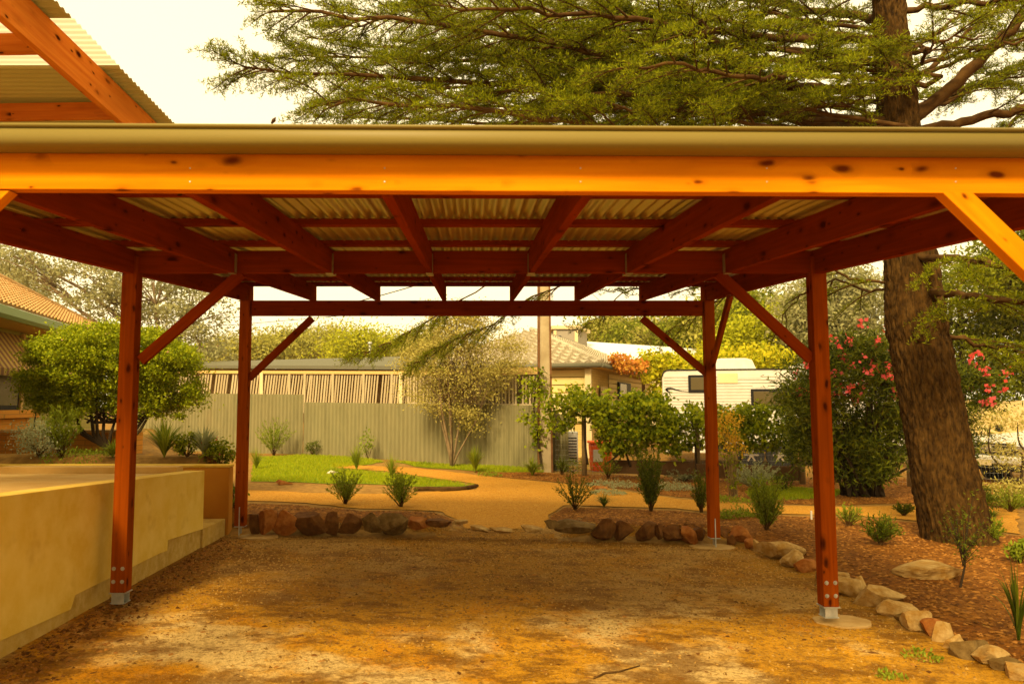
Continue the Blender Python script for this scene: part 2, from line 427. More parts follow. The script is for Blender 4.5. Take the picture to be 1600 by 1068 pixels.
def beam(name, p0, p1, wdt, hgt, m, parent, up=Vector((0, 0, 1)), bevel=.004, label=None):
    """box along local X from p0 to p1 (centre line), wdt across, hgt along up"""
    p0, p1 = Vector(p0), Vector(p1); x = (p1 - p0); L = x.length; x.normalize()
    y = up.cross(x).normalized(); z = x.cross(y)
    mb = MB().box((L / 2, 0, 0), (L, wdt, hgt))
    me = bpy.data.meshes.new(name); me.from_pydata(mb.v, [], mb.f); me.materials.append(m)
    o = bpy.data.objects.new(name, me); C.objects.link(o)
    mtx = Matrix((x, y, z)).transposed().to_4x4(); mtx.translation = p0
    if parent: o.parent = parent; o.matrix_parent_inverse = parent_inv(parent)
    o.matrix_basis = mtx
    if bevel:
        md = o.modifiers.new('bevel', 'BEVEL'); md.width = bevel; md.segments = 2
    if label: o['label'] = label
    return o
def unit(n):
    v = rng.normal(size=(n, 3)); return v / np.linalg.norm(v, axis=1, keepdims=True)
def leaves(name, pos, size, m, parent=None, aspect=.45, dirs=None, nrm_up=0.0, jitter=.3):
    """one mesh of small diamond leaves"""
    pos = np.asarray(pos, dtype=float); n = len(pos)
    d = unit(n) if dirs is None else dirs + unit(n) * jitter
    d /= np.linalg.norm(d, axis=1, keepdims=True)
    h = unit(n); 
    if nrm_up: h = h * (1 - nrm_up) + np.array([0, 0, 1.0]) * nrm_up
    sde = np.cross(d, h); sde /= (np.linalg.norm(sde, axis=1, keepdims=True) + 1e-9)
    sz = size * rng.uniform(.6, 1.3, size=(n, 1))
    a = pos; b = pos + d * sz * .45 + sde * sz * aspect * .5; c = pos + d * sz; e = pos + d * sz * .45 - sde * sz * aspect * .5
    V = np.stack([a, b, c, e], axis=1).reshape(-1, 3)
    return npmesh(name, V, np.arange(n * 4), 4, m, parent)

def clumps(blobs, nsub, nleaf, spread=.16, shell=.6):
    """blobs: (centre, (rx,ry,rz)). returns leaf positions and sub-clump centres"""
    vols = np.array([b[1][0] * b[1][1] + b[1][0] * b[1][2] for b in blobs]); vols = vols / vols.sum()
    pos = []; subs = []
    for (c, r), vv in zip(blobs, vols):
        k = max(3, int(nsub * vv)); u = unit(k) * rng.uniform(shell, 1.0, size=(k, 1)) ** .6
        cc = np.array(c) + u * np.array(r); subs.append(cc)
        per = max(2, int(nleaf * vv / k))
        for s in cc:
            sp = spread * rng.uniform(.6, 1.4)
            q = rng.normal(size=(per, 3)) * sp * np.array([1, 1, .6]); pos.append(s + q)
    return np.concatenate(pos), np.concatenate(subs)
def curve_pts(a, b, n=6, sag=0.0, wob=.0):
    a, b = Vector(a), Vector(b); out = []
    L = (b - a).length
    off = Vector((random.uniform(-1, 1), random.uniform(-1, 1), random.uniform(-1, 1))) * wob * L
    for i in range(n):
        t = i / (n - 1); s = math.sin(math.pi * t)
        out.append(a.lerp(b, t) + off * s + Vector((0, 0, sag * L * s)))
    return out
def draped(name, poly, step, m, dz, kind='structure', parent=None):
    """sheet on the terrain inside an outline (world x,y)"""
    pts = []; n = len(poly)
    for i in range(n):
        a = Vector(poly[i]).to_2d() if len(poly[i]) == 3 else Vector(poly[i]); b = poly[(i + 1) % n]
        b = Vector(b).to_2d() if len(b) == 3 else Vector(b)
        k = max(1, int((b - a).length / (step * .8)))
        for j in range(k):
            q = a.lerp(b, j / k); jj = step * .35 
            q = q + Vector((noise.noise(Vector((q.x * 3, q.y * 3, 1))), noise.noise(Vector((q.x * 3, q.y * 3, 9))))) * jj
            pts.append(q)
    nb = len(pts); xs = [p.x for p in pts]; ys = [p.y for p in pts]
    x = min(xs)
    while x < max(xs):
        y = min(ys)
        while y < max(ys):
            pts.append(Vector((x + random.uniform(-.2, .2) * step, y + random.uniform(-.2, .2) * step))); y += step
        x += step
    edges = [(i, (i + 1) % nb) for i in range(nb)]
    vo, eo, fo, *_ = delaunay_2d_cdt(pts, edges, [list(range(nb))], 2, 1e-4)
    # keep only triangles inside the outline
    bnd = [(pts[i].x, pts[i].y) for i in range(nb)]
    def inside(px, py):
        c = False; j = nb - 1
        for i in range(nb):
            xi, yi = bnd[i]; xj, yj = bnd[j]
            if (yi > py) != (yj > py) and px < (xj - xi) * (py - yi) / (yj - yi) + xi: c = not c
            j = i
        return c
    F = [f for f in fo if inside(sum(vo[i].x for i in f) / len(f), sum(vo[i].y for i in f) / len(f))]
    used = sorted({i for f in F for i in f}); mp = {u: k for k, u in enumerate(used)}
    V = [(vo[u].x, vo[u].y, terr(vo[u].x, vo[u].y) + dz) for u in used]
    me = bpy.data.meshes.new(name); me.from_pydata(V, [], [[mp[i] for i in f] for f in F]); me.materials.append(m)
    for p in me.polygons: p.use_smooth = True
    o = bpy.data.objects.new(name, me); C.objects.link(o)
    # make sure it faces up
    if me.polygons and me.polygons[0].normal.z < 0: me.flip_normals()
    if kind: o['kind'] = kind
    o['outline'] = 0
    del o['outline']
    return o, bnd

# ================================================================== GROUND
def grid_ground():
    xs = list(np.arange(-14, 16, .22)); ys = list(np.arange(1.0, 26, .22))
    xs = [-400, -200, -100, -60, -35, -22] + xs + [20, 30, 50, 90, 200, 400]
    ys = [-60, -25, -8, -2] + ys + [30, 36, 45, 60, 90, 150, 300, 600]
    V = [(x, y, terr(x, y)) for y in ys for x in xs]; nx = len(xs)
    Fc = [(j * nx + i, j * nx + i + 1, (j + 1) * nx + i + 1, (j + 1) * nx + i) for j in range(len(ys) - 1) for i in range(nx - 1)]
    me = bpy.data.meshes.new('ground'); me.from_pydata(V, [], Fc); me.materials.append(M['ground'])
    for p in me.polygons: p.use_smooth = True
    o = bpy.data.objects.new('ground', me); C.objects.link(o); o['kind'] = 'structure'
grid_ground()
def gp(*pts): return [tuple(GT(x, y).to_2d()) for x, y in pts]
far = lambda *pts: [tuple(GT(x, y).to_2d()) for x, y in pts]
# driveway pad below the carport
drive_poly = [(-3.1, 1.2), (5.2, 1.2)] + gp((1600, 1062), (1520, 1015), (1440, 975), (1360, 935), (1305, 905), (1262, 878), (1215, 862), (1165, 845), (1120, 838)) + \
             gp((1050, 838), (930, 832), (850, 824), (730, 824), (640, 826), (520, 828), (420, 824), (372, 826)) + [(-3.1, 8.8)]
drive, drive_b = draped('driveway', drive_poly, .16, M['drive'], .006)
# compacted path, winding from the carport to the left and right behind the beds
path_poly = gp((728, 826), (712, 812), (690, 800), (640, 797), (560, 795), (480, 786), (392, 783)) + [(-5.2, 11.6), (-5.2, 12.4)] + \
            gp((392, 766), (470, 770), (560, 772), (650, 770), (745, 765), (748, 757), (700, 750), (640, 742), (600, 736), (520, 731), (520, 725), (600, 729), (650, 731), (740, 742), (840, 752), (960, 765), (1060, 780),
               (1180, 788), (1330, 792), (1450, 790), (1590, 795), (1592, 835), (1450, 815), (1330, 805), (1240, 804), (1120, 800), (1060, 795), (960, 792), (880, 790), (858, 806), (852, 826))
path, path_b = draped('path', path_poly, .16, M['path'], .012)
# lawn left of the path, and two small patches of turf on the right
lawn_poly = gp((392, 752), (395, 735), (400, 716), (480, 711), (560, 716), (600, 722), (560, 728), (520, 733), (600, 739), (690, 752), (742, 760), (640, 760), (560, 756), (470, 754))
lawn_back_poly = gp((615, 722), (700, 727), (840, 733), (850, 738), (760, 738), (650, 729))
turf_poly = gp((1165, 772), (1190, 762), (1260, 765), (1330, 770), (1300, 778), (1180, 782))
lawns = []
for nm, pl, st in (('lawn', lawn_poly, .2), ('lawn', turf_poly, .2), ('lawn', lawn_back_poly, .2)):
    lawns.append(draped(nm, pl, st, M['lawn'], .010 if nm else 0))
# mulched beds
bed_left = gp((395, 823), (520, 826), (640, 824), (722, 822), (706, 812), (680, 802), (560, 799), (480, 790), (392, 787)) + [(-4.6, 11.4), (-3.2, 9.5)]
bed_right = gp((856, 824), (930, 832), (1060, 842), (1120, 838), (1165, 843), (1262, 876), (1360, 933), (1440, 972), (1520, 1010), (1600, 1056)) + [(5.6, 4.0), (12, 9)] + \
            gp((1592, 838), (1450, 818), (1330, 808), (1240, 807), (1120, 803), (1060, 798), (960, 795), (882, 793), (862, 806))
bed_back = gp((752, 742), (860, 752), (960, 762), (1060, 776), (1180, 785), (1330, 789), (1450, 787), (1590, 792)) + [(14, 14), (14, 17.6), (2.0, 18.6), (0, 18.9)]
beds = []
for pl, st in ((bed_left, .14), (bed_right, .17), (bed_back, .25)):
    beds.append(draped('garden_bed', pl, st, M['mulch'], .008))
def in_poly(b, x, y):
    c = False; j = len(b) - 1
    for i in range(len(b)):
        xi, yi = b[i]; xj, yj = b[j]
        if (yi > y) != (yj > y) and x < (xj - xi) * (y - yi) / (yj - yi) + xi: c = not c
        j = i
    return c
def scatter(bnds, n, ymin=-1e9, ymax=1e9, near=None):
    xs = [p[0] for b in bnds for p in b]; ys = [p[1] for b in bnds for p in b]
    x0, x1, y0, y1 = min(xs), max(xs), max(ymin, min(ys)), min(ymax, max(ys)); out = []
    while len(out) < n:
        x = random.uniform(x0, x1); y = y0 + (y1 - y0) * (random.random() ** (near or 1))
        if any(in_poly(b, x, y) for b in bnds): out.append((x, y, terr(x, y)))
    return np.array(out)
# grass blades
for (lw, b), n in zip(lawns, (26000, 5000, 7000)):
    pts = scatter([b], n); pts[:, 2] += .008
    d = np.tile(np.array([0, 0, 1.0]), (n, 1))
    g = leaves('grass', pts, .07, M['grass'], None, aspect=.16, dirs=d, jitter=.6)
    tag(g, kind='stuff')
# bark chips on the beds, gravel on the drive
def chips(name, pts, smin, smax, m, flat=.35):
    n = len(pts); s = rng.uniform(smin, smax, size=(n, 1, 1))
    oct_ = np.array([[1, 0, 0], [0, 1, 0], [-1, 0, 0], [0, -1, 0], [0, 0, 1]], float)[None] * np.array([1, .55, flat])
    a = rng.uniform(0, 6.28, n); ca, sa = np.cos(a), np.sin(a)
    Rm = np.zeros((n, 3, 3)); Rm[:, 0, 0] = ca; Rm[:, 0, 1] = -sa; Rm[:, 1, 0] = sa; Rm[:, 1, 1] = ca; Rm[:, 2, 2] = 1
    V = (oct_ * s * (1 + .35 * rng.normal(size=(n, 5, 1)))) @ Rm.transpose(0, 2, 1) + pts[:, None, :]
    fc = np.array([[0, 1, 4], [1, 2, 4], [2, 3, 4], [3, 0, 4]]); Fc = (fc[None] + (np.arange(n) * 5)[:, None, None]).ravel()
    return tag(npmesh(name, V.reshape(-1, 3), Fc, 3, m), kind='stuff')
pt = scatter([b for _, b in beds], 42000, near=1.2); pt[:, 2] += .008; chips('mulch_chips', pt, .008, .034, M['chip'])
pt = scatter([drive_b], 60000, ymin=3.2); keep = rng.uniform(size=len(pt)) < np.clip((pt[:, 1] - 4.6) / 3.4, .05, 1); pt = pt[keep]; pt[:, 2] += .004
chips('loose_gravel', pt, .004, .019, M['peb'], .6)
pt = scatter([path_b], 12000); pt[:, 2] += .011; chips('path_gravel', pt, .005, .012, M['peb'], .5)
pt = scatter([drive_b], 900, ymin=4.0); pt[:, 2] += .006; chips('dead_leaves', pt, .012, .034, M['chip'], .25)
# crumbs of bark and dead leaves along the foot of the wall
pt = np.array([(-2.92 + abs(random.gauss(0, .22)), random.uniform(4.2, 9.0), 0) for _ in range(2600)]); pt[:, 2] = [terr(a, b) + .006 for a, b, _ in pt]
chips('leaf_litter', pt, .006, .026, M['chip'], .5)

# ================================================================== CARPORT
car = empty('carport', (0, Y1, terr(0, Y1)), 'open timber carport with red brown beams and corrugated metal roof over the dirt drive', 'carport')
W = M['wood']
XL = P(197, 700, Y1).x; XR = P(1285, 700, Y1).x
RS = (634 - 556) / 1200.0                     # rise of the roof per metre away from the camera
zc_mid = P(740, 428, Y1).z                     # rafter underside at the middle row
def zr(y, x=0.0):                               # underside of rafters; the near edge falls a little to the right
    near = max(0.0, (Y1 - y) / (Y1 - Y0))
    return zc_mid + RS * (y - Y1) - .0045 * near * (x + 2.3)
RH, RW = .19, .047
post_bases = {}
for row, (Yr, lb, rb) in enumerate(((Y0, None, None), (Y1, (197, 940), (1288, 962)), (Y2, (379, 832), (1112, 850)))):
    for s, px in ((-1, lb), (1, rb)):
        X = XL if s < 0 else XR
        if row == 2: X = P(px[0], 700, Y2).x
        zb = terr(X, Yr) if px is None else P(px[0], px[1], Yr).z
        gap = .085
        wP = .12
        top = zr(Yr, X) - .0
        o = beam('post', (X, Yr, zb + gap), (X, Yr, top + .14), wP, wP, W, car, up=Vector((0, 1, 0)), bevel=.006)
        post_bases[(row, s)] = (X, Yr, zb)
        if row < 2:   # galvanised stirrup: base plate, two cheeks standing off the post, bolts
            mb = MB()
            mb.box((X, Yr, zb + gap - .004), (wP + .01, wP + .01, .008))
            mb.box((X, Yr - wP / 2 + .012, zb + gap / 2 - .004), (wP * .8, .008, gap))
            mb.box((X, Yr + wP / 2 - .012, zb + gap / 2 - .004), (wP * .8, .008, gap))
            mb.box((X, Yr, zb + .003), (wP * .95, wP * .95, .006))
            br = mb.build('post_bracket', M['galv'], o)
            for bx in (-.034, .034):
                for bz in (.085, .185):
                    c = Vector((X + bx, Yr - wP / 2, zb + gap + bz))
                    bmx = MB().tube([c + Vector((0, .002, 0)), c + Vector((0, -.002, 0))], .016, 12).tube([c + Vector((0, -.0015, 0)), c + Vector((0, -.011, 0))], .0105, 6)
                    bmx.build('bolt', M['galv'], o)
        else:         # blade bracket: narrow upright plate let into the post face
            mb = MB()
            mb.box((X, Yr - wP / 2 - .003, zb + gap + .06), (.012, .006, .33))
            mb.box((X, Yr, zb + gap - .005), (wP * .95, wP + .004, .009))
            mb.box((X, Yr - .01, zb + gap / 2 - .005), (.012, .08, gap))
            mb.build('post_bracket', M['galv'], o)
# side beams (two long beams carrying the posts), a hair clear of the posts
for s in (-1, 1):
    Xb = (XL if s < 0 else XR)
    pts = [(Xb, y, zr(y, Xb) + RH / 2) for y in (2.95, 6.2, 9.42)]
    for a, b in ((0, 1), (1, 2)):
        xa = Xb + (0 if a == 0 else 0); 
        xb = Xb if b < 2 else post_bases[(2, s)][0]
        beam('side_beam', Vector(pts[a]) + Vector((0, 0, .001 * a)), (xb, pts[b][1] + .003, pts[b][2]), .07, RH + .004, M['wood_shaded'], car)
# front beam, square to the view and falling slightly to the right like its gutter
yF = Y0 - .10
fl = P(-120, 300, yF); fr = P(1720, 300, yF)
def zfront(x): return zr(yF, x) + .004
FBH = .235
beam('front_beam', (-2.95, yF, zfront(-2.95) + FBH / 2), (3.15, yF, zfront(3.15) + FBH / 2), .06, FBH, M['wood_lit'], car, bevel=.003,
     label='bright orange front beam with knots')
# middle beam and rear beam
beam('cross_beam', (XL, Y1 + .0, zr(Y1) + RH / 2 + .002), (XR, Y1, zr(Y1) + RH / 2 + .002), .06, RH - .008, M['wood_shaded'], car)
yR = Y2
zrt = P(740, 469.5, yR).z; zrb = P(740, 493.5, yR).z
beam('rear_beam', (post_bases[(2, -1)][0] + .071, yR, (zrt + zrb) / 2), (post_bases[(2, 1)][0] - .071, yR, (zrt + zrb) / 2), .05, zrt - zrb, M['wood_shaded'], car)
# rafters
xs_r = [P(x, 468, Y2).x for x in (489, 590, 694, 800, 902, 1004)]
for X in xs_r:
    beam('rafter', (X, yF + .032, zr(yF, X) + RH / 2), (X, Y1 - .032, zr(Y1 - .032) + RH / 2), RW, RH, M['wood_shaded'], car)
    beam('rafter', (X, Y1 + .032, zr(Y1 + .03) + RH / 2), (X, 9.34, zr(9.34) + RH / 2), RW, RH, M['wood_shaded'], car)
    mb = MB()
    for yy in (Y1 - .034, Y1 + .034):
        mb.box((X - RW / 2 - .002, yy + (-.03 if yy < Y1 else .03), zr(yy) + RH * .42), (.003, .055, RH * .8))
        mb.box((X + RW / 2 + .002, yy + (-.03 if yy < Y1 else .03), zr(yy) + RH * .42), (.003, .055, RH * .8))
        mb.box((X, yy + (-.03 if yy < Y1 else .03), zr(yy + (-.03 if yy < Y1 else .03)) - .004), (RW + .007, .055, .003))
    mb.build('joist_hanger', M['galv'], car)
# purlins
PXL, PXR = XL - .30, XR + .30
for yp in (4.04, 4.99, 5.94, 6.90, 7.80, 8.70, 9.38):
    h = .042 if yp < 9.3 else .05
    zl, zh = zr(yp, PXL) + RH + h / 2, zr(yp, PXR) + RH + h / 2
    beam('purlin', (PXL, yp, zl + .002), (PXR, yp, zh + .002), .08, h, M['wood_shaded'], car)
# corrugated roof sheet (corrugations run away from the camera)
def corrugate(x0, x1, n_per, amp, pitch):
    xs = []; x = x0
    while x <= x1: xs.append(x); x += pitch / n_per
    return xs, [amp * math.sin(2 * math.pi * x / pitch) for x in xs]
xs, dz = corrugate(PXL - .05, PXR + .05, 10, .0125, .076)
ysh = [yF - .05, 4.0, 5.0, Y1, 7.2, 8.3, 9.52]
V = []; Fc = []
for y in ysh:
    for x, d in zip(xs, dz): V.append((x, y, zr(y, x) + RH + .040 + .0135 + d + (.006 if y > 9 else 0)))
nx = len(xs)
for j in range(len(ysh) - 1):
    for i in range(nx - 1): a = j * nx + i; Fc.append((a, a + 1, a + nx + 1, a + nx))
me = bpy.data.meshes.new('roof_sheet'); me.from_pydata(V, [], Fc); me.materials.append(M['sheet'])
for p in me.polygons: p.use_smooth = True
ro = bpy.data.objects.new('roof_sheet', me); C.objects.link(ro); ro.parent = car; ro.matrix_parent_inverse = parent_inv(car)
md = ro.modifiers.new('solid', 'SOLIDIFY'); md.thickness = .001
# gutter along the near edge: D profile with rolled lip
def gutter(name, p0, p1, prof, m, parent, th=.0):
    mb = MB(); p0, p1 = Vector(p0), Vector(p1); d = (p1 - p0).normalized(); side = Vector((0, 0, 1)).cross(d).normalized()
    n = len(prof)
    for p in (p0, p1):
        for (a, b) in prof: mb.v.append(tuple(p + side * a + Vector((0, 0, b))))
    for i in range(n - 1): mb.f.append((i, i + 1, n + i + 1, n + i)); mb.sm.append(True)
    o = mb.build(name, m, parent)
    md = o.modifiers.new('solid', 'SOLIDIFY'); md.thickness = .0025; md.offset = 0
    return o
yG = yF - .034
gz = lambda x: P(740, 231, yG - .1).z + .004 - .005 * x
prof = [(0, .105), (0, 0), (-.03, -.006), (-.08, -.006), (-.104, .004), (-.116, .022), (-.119, .045), (-.119, .075), (-.114, .086), (-.106, .090), (-.108, .094), (-.122, .096), (-.129, .103), (-.126, .111), (-.116, .113), (-.110, .107)]
prof = [(a, b * .69) for a, b in prof]
gl, gr_ = (-3.0, yG, 0), (3.2, yG, 0)
go = gutter('gutter', (3.2, yG, gz(3.2)), (-3.0, yG, gz(-3.0)), [(-a, b) for a, b in prof], M['gutter'], car)
# small nails on the front beam
for px in (297, 601, 907, 1198, 1493):
    for py in (263, 284):
        c = P(px, py, yF - .030)
        MB().tube([c + Vector((0, .001, 0)), c + Vector((0, -.0025, 0))], .003, 8).build('nail', M['galv'], car)
# braces
def brace(a, b, parent=car, off=0):
    return beam('brace', a, b, .045, .085, M['wood_shaded'], parent, up=Vector((0, 1, 0)).cross((Vector(b) - Vector(a)).normalized()), bevel=.003)
for s in (-1, 1):
    X, Yp, zb = post_bases[(1, s)]
    a = P(226 if s < 0 else 1262, 558 if s < 0 else 556, Y1); b = P(372 if s < 0 else 1127, 432, Y1)
    d_ = (b - a).normalized(); brace(a - d_ * .04, b + d_ * .04)
    a = P(394 if s < 0 else 1103, 586 if s < 0 else 582, Y2); b = P(488 if s < 0 else 1003, 497, Y2)
    brace(a - (b - a).normalized() * .05, b)
a = P(1114, 583, Y2 - .07); b = P(1134, 464, 8.35)
b = Vector((post_bases[(2, 1)][0] , 8.42, zr(8.42, 3) + .01)); a = Vector((post_bases[(2, 1)][0], Y2 - .07, P(1113, 575, Y2 - .07).z))
beam('brace', a, b, .045, .09, W, car, up=Vector((1, 0, 0)).cross((b - a).normalized()), bevel=.003)
# front braces, cut flush against the underside of the front beam
def cut_brace(px_pts, Y, th, m):
    pts = [P(a, b, Y) for a, b in px_pts]
    x = (pts[3] - pts[0]).normalized(); y = Vector((0, 1, 0)); z = x.cross(y); 
    mtx = Matrix((x, y, z)).transposed().to_4x4(); mtx.translation = pts[0]; inv = mtx.inverted()
    loc = [inv @ q for q in pts]
    mb = MB().prism([Vector((q.x, -th / 2, q.z)) for q in loc], (0, th, 0))
    me = bpy.data.meshes.new('brace'); me.from_pydata(mb.v, [], mb.f); me.materials.append(m)
    bm = bmesh.new(); bm.from_mesh(me); bmesh.ops.recalc_face_normals(bm, faces=bm.faces); bm.to_mesh(me); bm.free()
    o = bpy.data.objects.new('brace', me); C.objects.link(o); o.parent = car; o.matrix_parent_inverse = parent_inv(car); o.matrix_basis = mtx
    md = o.modifiers.new('bevel', 'BEVEL'); md.width = .003; md.segments = 2
cut_brace([(1465, 303), (1512, 303), (1812, 590), (1765, 590)], yF - .0, .06, M['wood_lit'])
cut_brace([(22, 301), (-25, 301), (-325, 588), (-278, 588)], yF - .0, .06, M['wood_lit'])
# concrete pads at the post feet
def pad(px, py, wpx, Y, label):
    c = P(px, py, Y); c.z = terr(c.x, c.y) + .012
    r = wpx / 2 * Y / 1200; pts = []
    for i in range(26):
        a = 2 * math.pi * i / 26; k = 1 + .12 * noise.noise(Vector((math.cos(a) * 2, math.sin(a) * 2, px)))
        pts.append(Vector((c.x + r * k * math.cos(a), c.y + r * .8 * k * math.sin(a), c.z)))
    o = MB().prism([p - Vector((0, 0, .06)) for p in pts], (0, 0, .066)).build('footing_pad', M['pad'], None, bevel=.004)
    tag(o, label, 'footing pad', 'concrete pads under the carport posts')
pad(1316, 958, 86, Y1 + .02, 'round pale concrete footing pad at the base of the front right post')
pad(404, 832, 62, Y2 + .0, 'pale concrete footing pad under the rear left post beside the rocks')
pad(1112, 850, 66, Y2 + .0, 'concrete footing pad under the rear right post')
if 0: pad(215, 938, 60, Y1 + .02, 'dusty concrete footing pad under the front left post by the wall')

# ================================================================== RENDERED WALLS, RAMP
XW = -2.96
def wz(px, py): return PXp(px, py, XW)
rw = empty('ramp_wall', (XW, 6.5, 0), 'long ochre rendered ramp wall on a stepped concrete footing left of the drive', 'wall')
top_n, top_f = wz(0, 775), wz(320, 734.5)
end_y = wz(318, 800).y
def ztop(y): return top_n.z + (top_f.z - top_n.z) * (y - top_n.y) / (top_f.y - top_n.y)
ys_st = []
stp = [(wz(0, 1001.6), wz(111, 952)), (wz(114, 931), wz(180, 906)), (wz(216, 876), wz(262, 860)), (wz(263.5, 843.5), wz(318, 826))]
def zl(seg, y):
    a, b = seg; return a.z + (b.z - a.z) * (y - a.y) / (b.y - a.y)
yb1, yb3 = stp[0][1].y, stp[2][1].y
poly = [(1.0, ztop(1.0)), (end_y, ztop(end_y)), (end_y, zl(stp[3], end_y)), (yb3, zl(stp[3], yb3)), (yb3, zl(stp[2], yb3)), (yb1 + 1.6, zl(stp[2], yb1 + 1.6)), (yb1 + .06, zl(stp[1], yb1 + .06)), (yb1, zl(stp[0], yb1)), (1.0, zl(stp[0], 1.0))]
MB().prism([Vector((XW, y, z)) for y, z in poly], (-.2, 0, 0)).build('wall_panel', M['render'], rw, bevel=.006)
fpoly = [(1.0, -.35), (1.0, zl(stp[0], 1.0) + .02), (yb1, zl(stp[0], yb1) + .05), (yb1 + .06, zl(stp[1], yb1) + .03), (yb3, zl(stp[2], yb3) + .04), (yb3 + .003, zl(stp[3], yb3) + .04), (end_y, zl(stp[3], end_y) + .0), (end_y, -.3)]
MB().prism([Vector((XW - .025, y, z)) for y, z in fpoly], (-.17, 0, 0)).build('wall_footing', M['footing'], rw, bevel=.006)
# step block between the wall end and the rear wall
sp0, sp1 = wz(320, 817), wz(367, 809)
y_rw = P(367, 780, 9.3).y
stepo = MB().box((XW - .4, (end_y + y_rw) / 2, (sp0.z + sp1.z) / 2 / 2 - .1), (.8, y_rw - end_y - .006, (sp0.z + sp1.z) / 2 + .2)).build('step', M['footing'], None, bevel=.008)
tag(stepo, 'low concrete step between the end of the ochre ramp wall and the garden wall', 'step')
# ramp slab behind the wall
rs = MB(); 
rs.prism([Vector((XW - .203, 1.0, ztop(1.0) - .02)), Vector((XW - .203, end_y, ztop(end_y) - .02)), Vector((XW - .203, end_y, .3)), Vector((XW - .203, 1.0, .3))], (-6, 0, 0))
ro = rs.build('ramp', M['slab'], None); tag(ro, kind='structure')
kb = MB().box((XW - 1.15, 8.35, ztop(8.4) + .015), (1.9, .2, .08)).build('kerb', M['slab'], None, bevel=.01)
tag(kb, kind='structure')
gw = empty('garden_wall', (XW, 9.35, 0), 'orange rendered retaining wall behind the ramp with plants along its top', 'wall')
zt = P(367, 730, 9.35).z
MB().box(((XW + .02 - 11) / 2 - .0, 9.42, zt / 2 - .15), (XW + 11 + .02, .16, zt + .3)).build('wall_panel', M['render_o'], gw, bevel=.008)
MB().box(((XW + .02 - 11) / 2, 9.42, zt + .018), (XW + 11 + .03, .18, .03)).build('coping', M['render'], gw, bevel=.006)

# ================================================================== VERANDAH, upper left
ver = empty('verandah', (-3.4, 6, 1), 'raised timber verandah roof with corrugated sheets and one clear panel at upper left', 'verandah roof')
Xv = -2.92
SLV = -.034
def zv(y): return P(182, 188, 6.3).z + SLV * (y - 6.3)      # bottom of outer beam
bt = P(182, 188, 6.3)
Xv = bt.x
beam('verandah_beam', (Xv, 2.2, zv(2.2) + .14), (Xv, 8.0, zv(8.0) + .14), .06, .28, M['wood_v'], ver)
ov = .17
def vs(x): return -.0 * x
for y in (3.0, 4.15, 5.38, 6.55, 7.8):
    beam('verandah_rafter', (Xv - .032, y, zv(y) + .19), (Xv - 3.4, y, zv(y) + .19 - .05), .045, .15, M['wood_v'], ver)
def sheet_x(name, y0, y1, z_off, m):
    # corrugations run along X
    n = int((y1 - y0) / .076 * 8); V = []; Fc = []
    for i in range(n + 1):
        y = y0 + (y1 - y0) * i / n
        for x in (Xv + ov, Xv, Xv - 3.5): V.append((x, y, zv(y) + .28 + .02 + z_off + .009 * math.sin(2 * math.pi * y / .076)))
    for i in range(n):
        for k in range(2): a = i * 3 + k; Fc.append((a, a + 1, a + 4, a + 3))
    mb = MB(); mb.v = V; mb.f = Fc; mb.sm = [True] * len(Fc)
    o = mb.build(name, m, ver); return o
sheet_x('roof_sheet', 2.2, 5.22, 0, M['sheet_v']); sheet_x('clear_roof_sheet', 5.20, 5.98, .004, M['clear_v'])['label'] = 'pale translucent roof panel'
sheet_x('roof_sheet', 5.95, 8.1, 0, M['sheet_v'])
beam('end_beam', (Xv - .032, 7.95, zv(7.95) + .06), (Xv - 3.4, 7.95, zv(7.95) + .12), .045, .24, M['wood_v'], ver)
for y in (2.6, 7.5):
    beam('verandah_post', (Xv - 3.3, y, .5), (Xv - 3.3, y, zv(y)), .1, .1, M['wood_v'], ver, up=Vector((0, 1, 0)))

# ================================================================== ROCKS
def rock(px, py, wpx, hpx, m, label, group, depth=None, seed=None, flat=False, dy=0, Yf=None):
    r = random.Random(seed if seed is not None else int(px * 7 + py))
    c = GT(px, py) if Yf is None else P(px, py, Yf); Y = c.y
    sx = wpx / 2 * Y / 1200; sz = hpx / 1200 * Y / 2; sy = (depth or sx * .8)
    bm = bmesh.new(); bmesh.ops.create_icosphere(bm, subdivisions=4, radius=1)
    planes = []
    for _ in range(13):
        v = Vector((r.gauss(0, 1), r.gauss(0, 1), r.gauss(0, .8))).normalized(); planes.append((v, r.uniform(.42, .78)))
    off = Vector((r.uniform(0, 50), r.uniform(0, 50), r.uniform(0, 50)))
    for v in bm.verts:
        p = v.co.copy()
        for nn, d in planes:
            k = p.dot(nn)
            if k > d: p -= nn * (k - d) * .98
        p *= 1 + .035 * noise.noise(p * 5 + off) + .03 * noise.noise(p * 11 + off) + .1 * noise.noise(p * 1.1 + off)
        v.co = Vector((p.x * sx * (1.5 if Yf is None else 1.34), p.y * sy * 1.4, p.z * sz * 1.3))
    bmesh.ops.rotate(bm, verts=bm.verts, cent=(0, 0, 0), matrix=Matrix.Rotation(r.uniform(-.25, .25), 3, 'Y') @ Matrix.Rotation(r.uniform(-.4, .4), 3, 'Z'))
    me = bpy.data.meshes.new('rock'); bm.to_mesh(me); bm.free(); me.materials.append(m)
    for p in me.polygons: p.use_smooth = False
    o = bpy.data.objects.new('rock', me); C.objects.link(o); o.location = (c.x, c.y + sy * .5 + dy, c.z + sz * .62)
    md = o.modifiers.new('bevel', 'BEVEL'); md.width = .006; md.segments = 2; md.limit_method = 'ANGLE'; md.angle_limit = R(22)
    tag(o, label, 'rock', group)
    return o
GL = 'rocks edging the left garden bed'
GR = 'rocks edging the right garden bed'
GB = 'rocks bordering the right side of the drive'
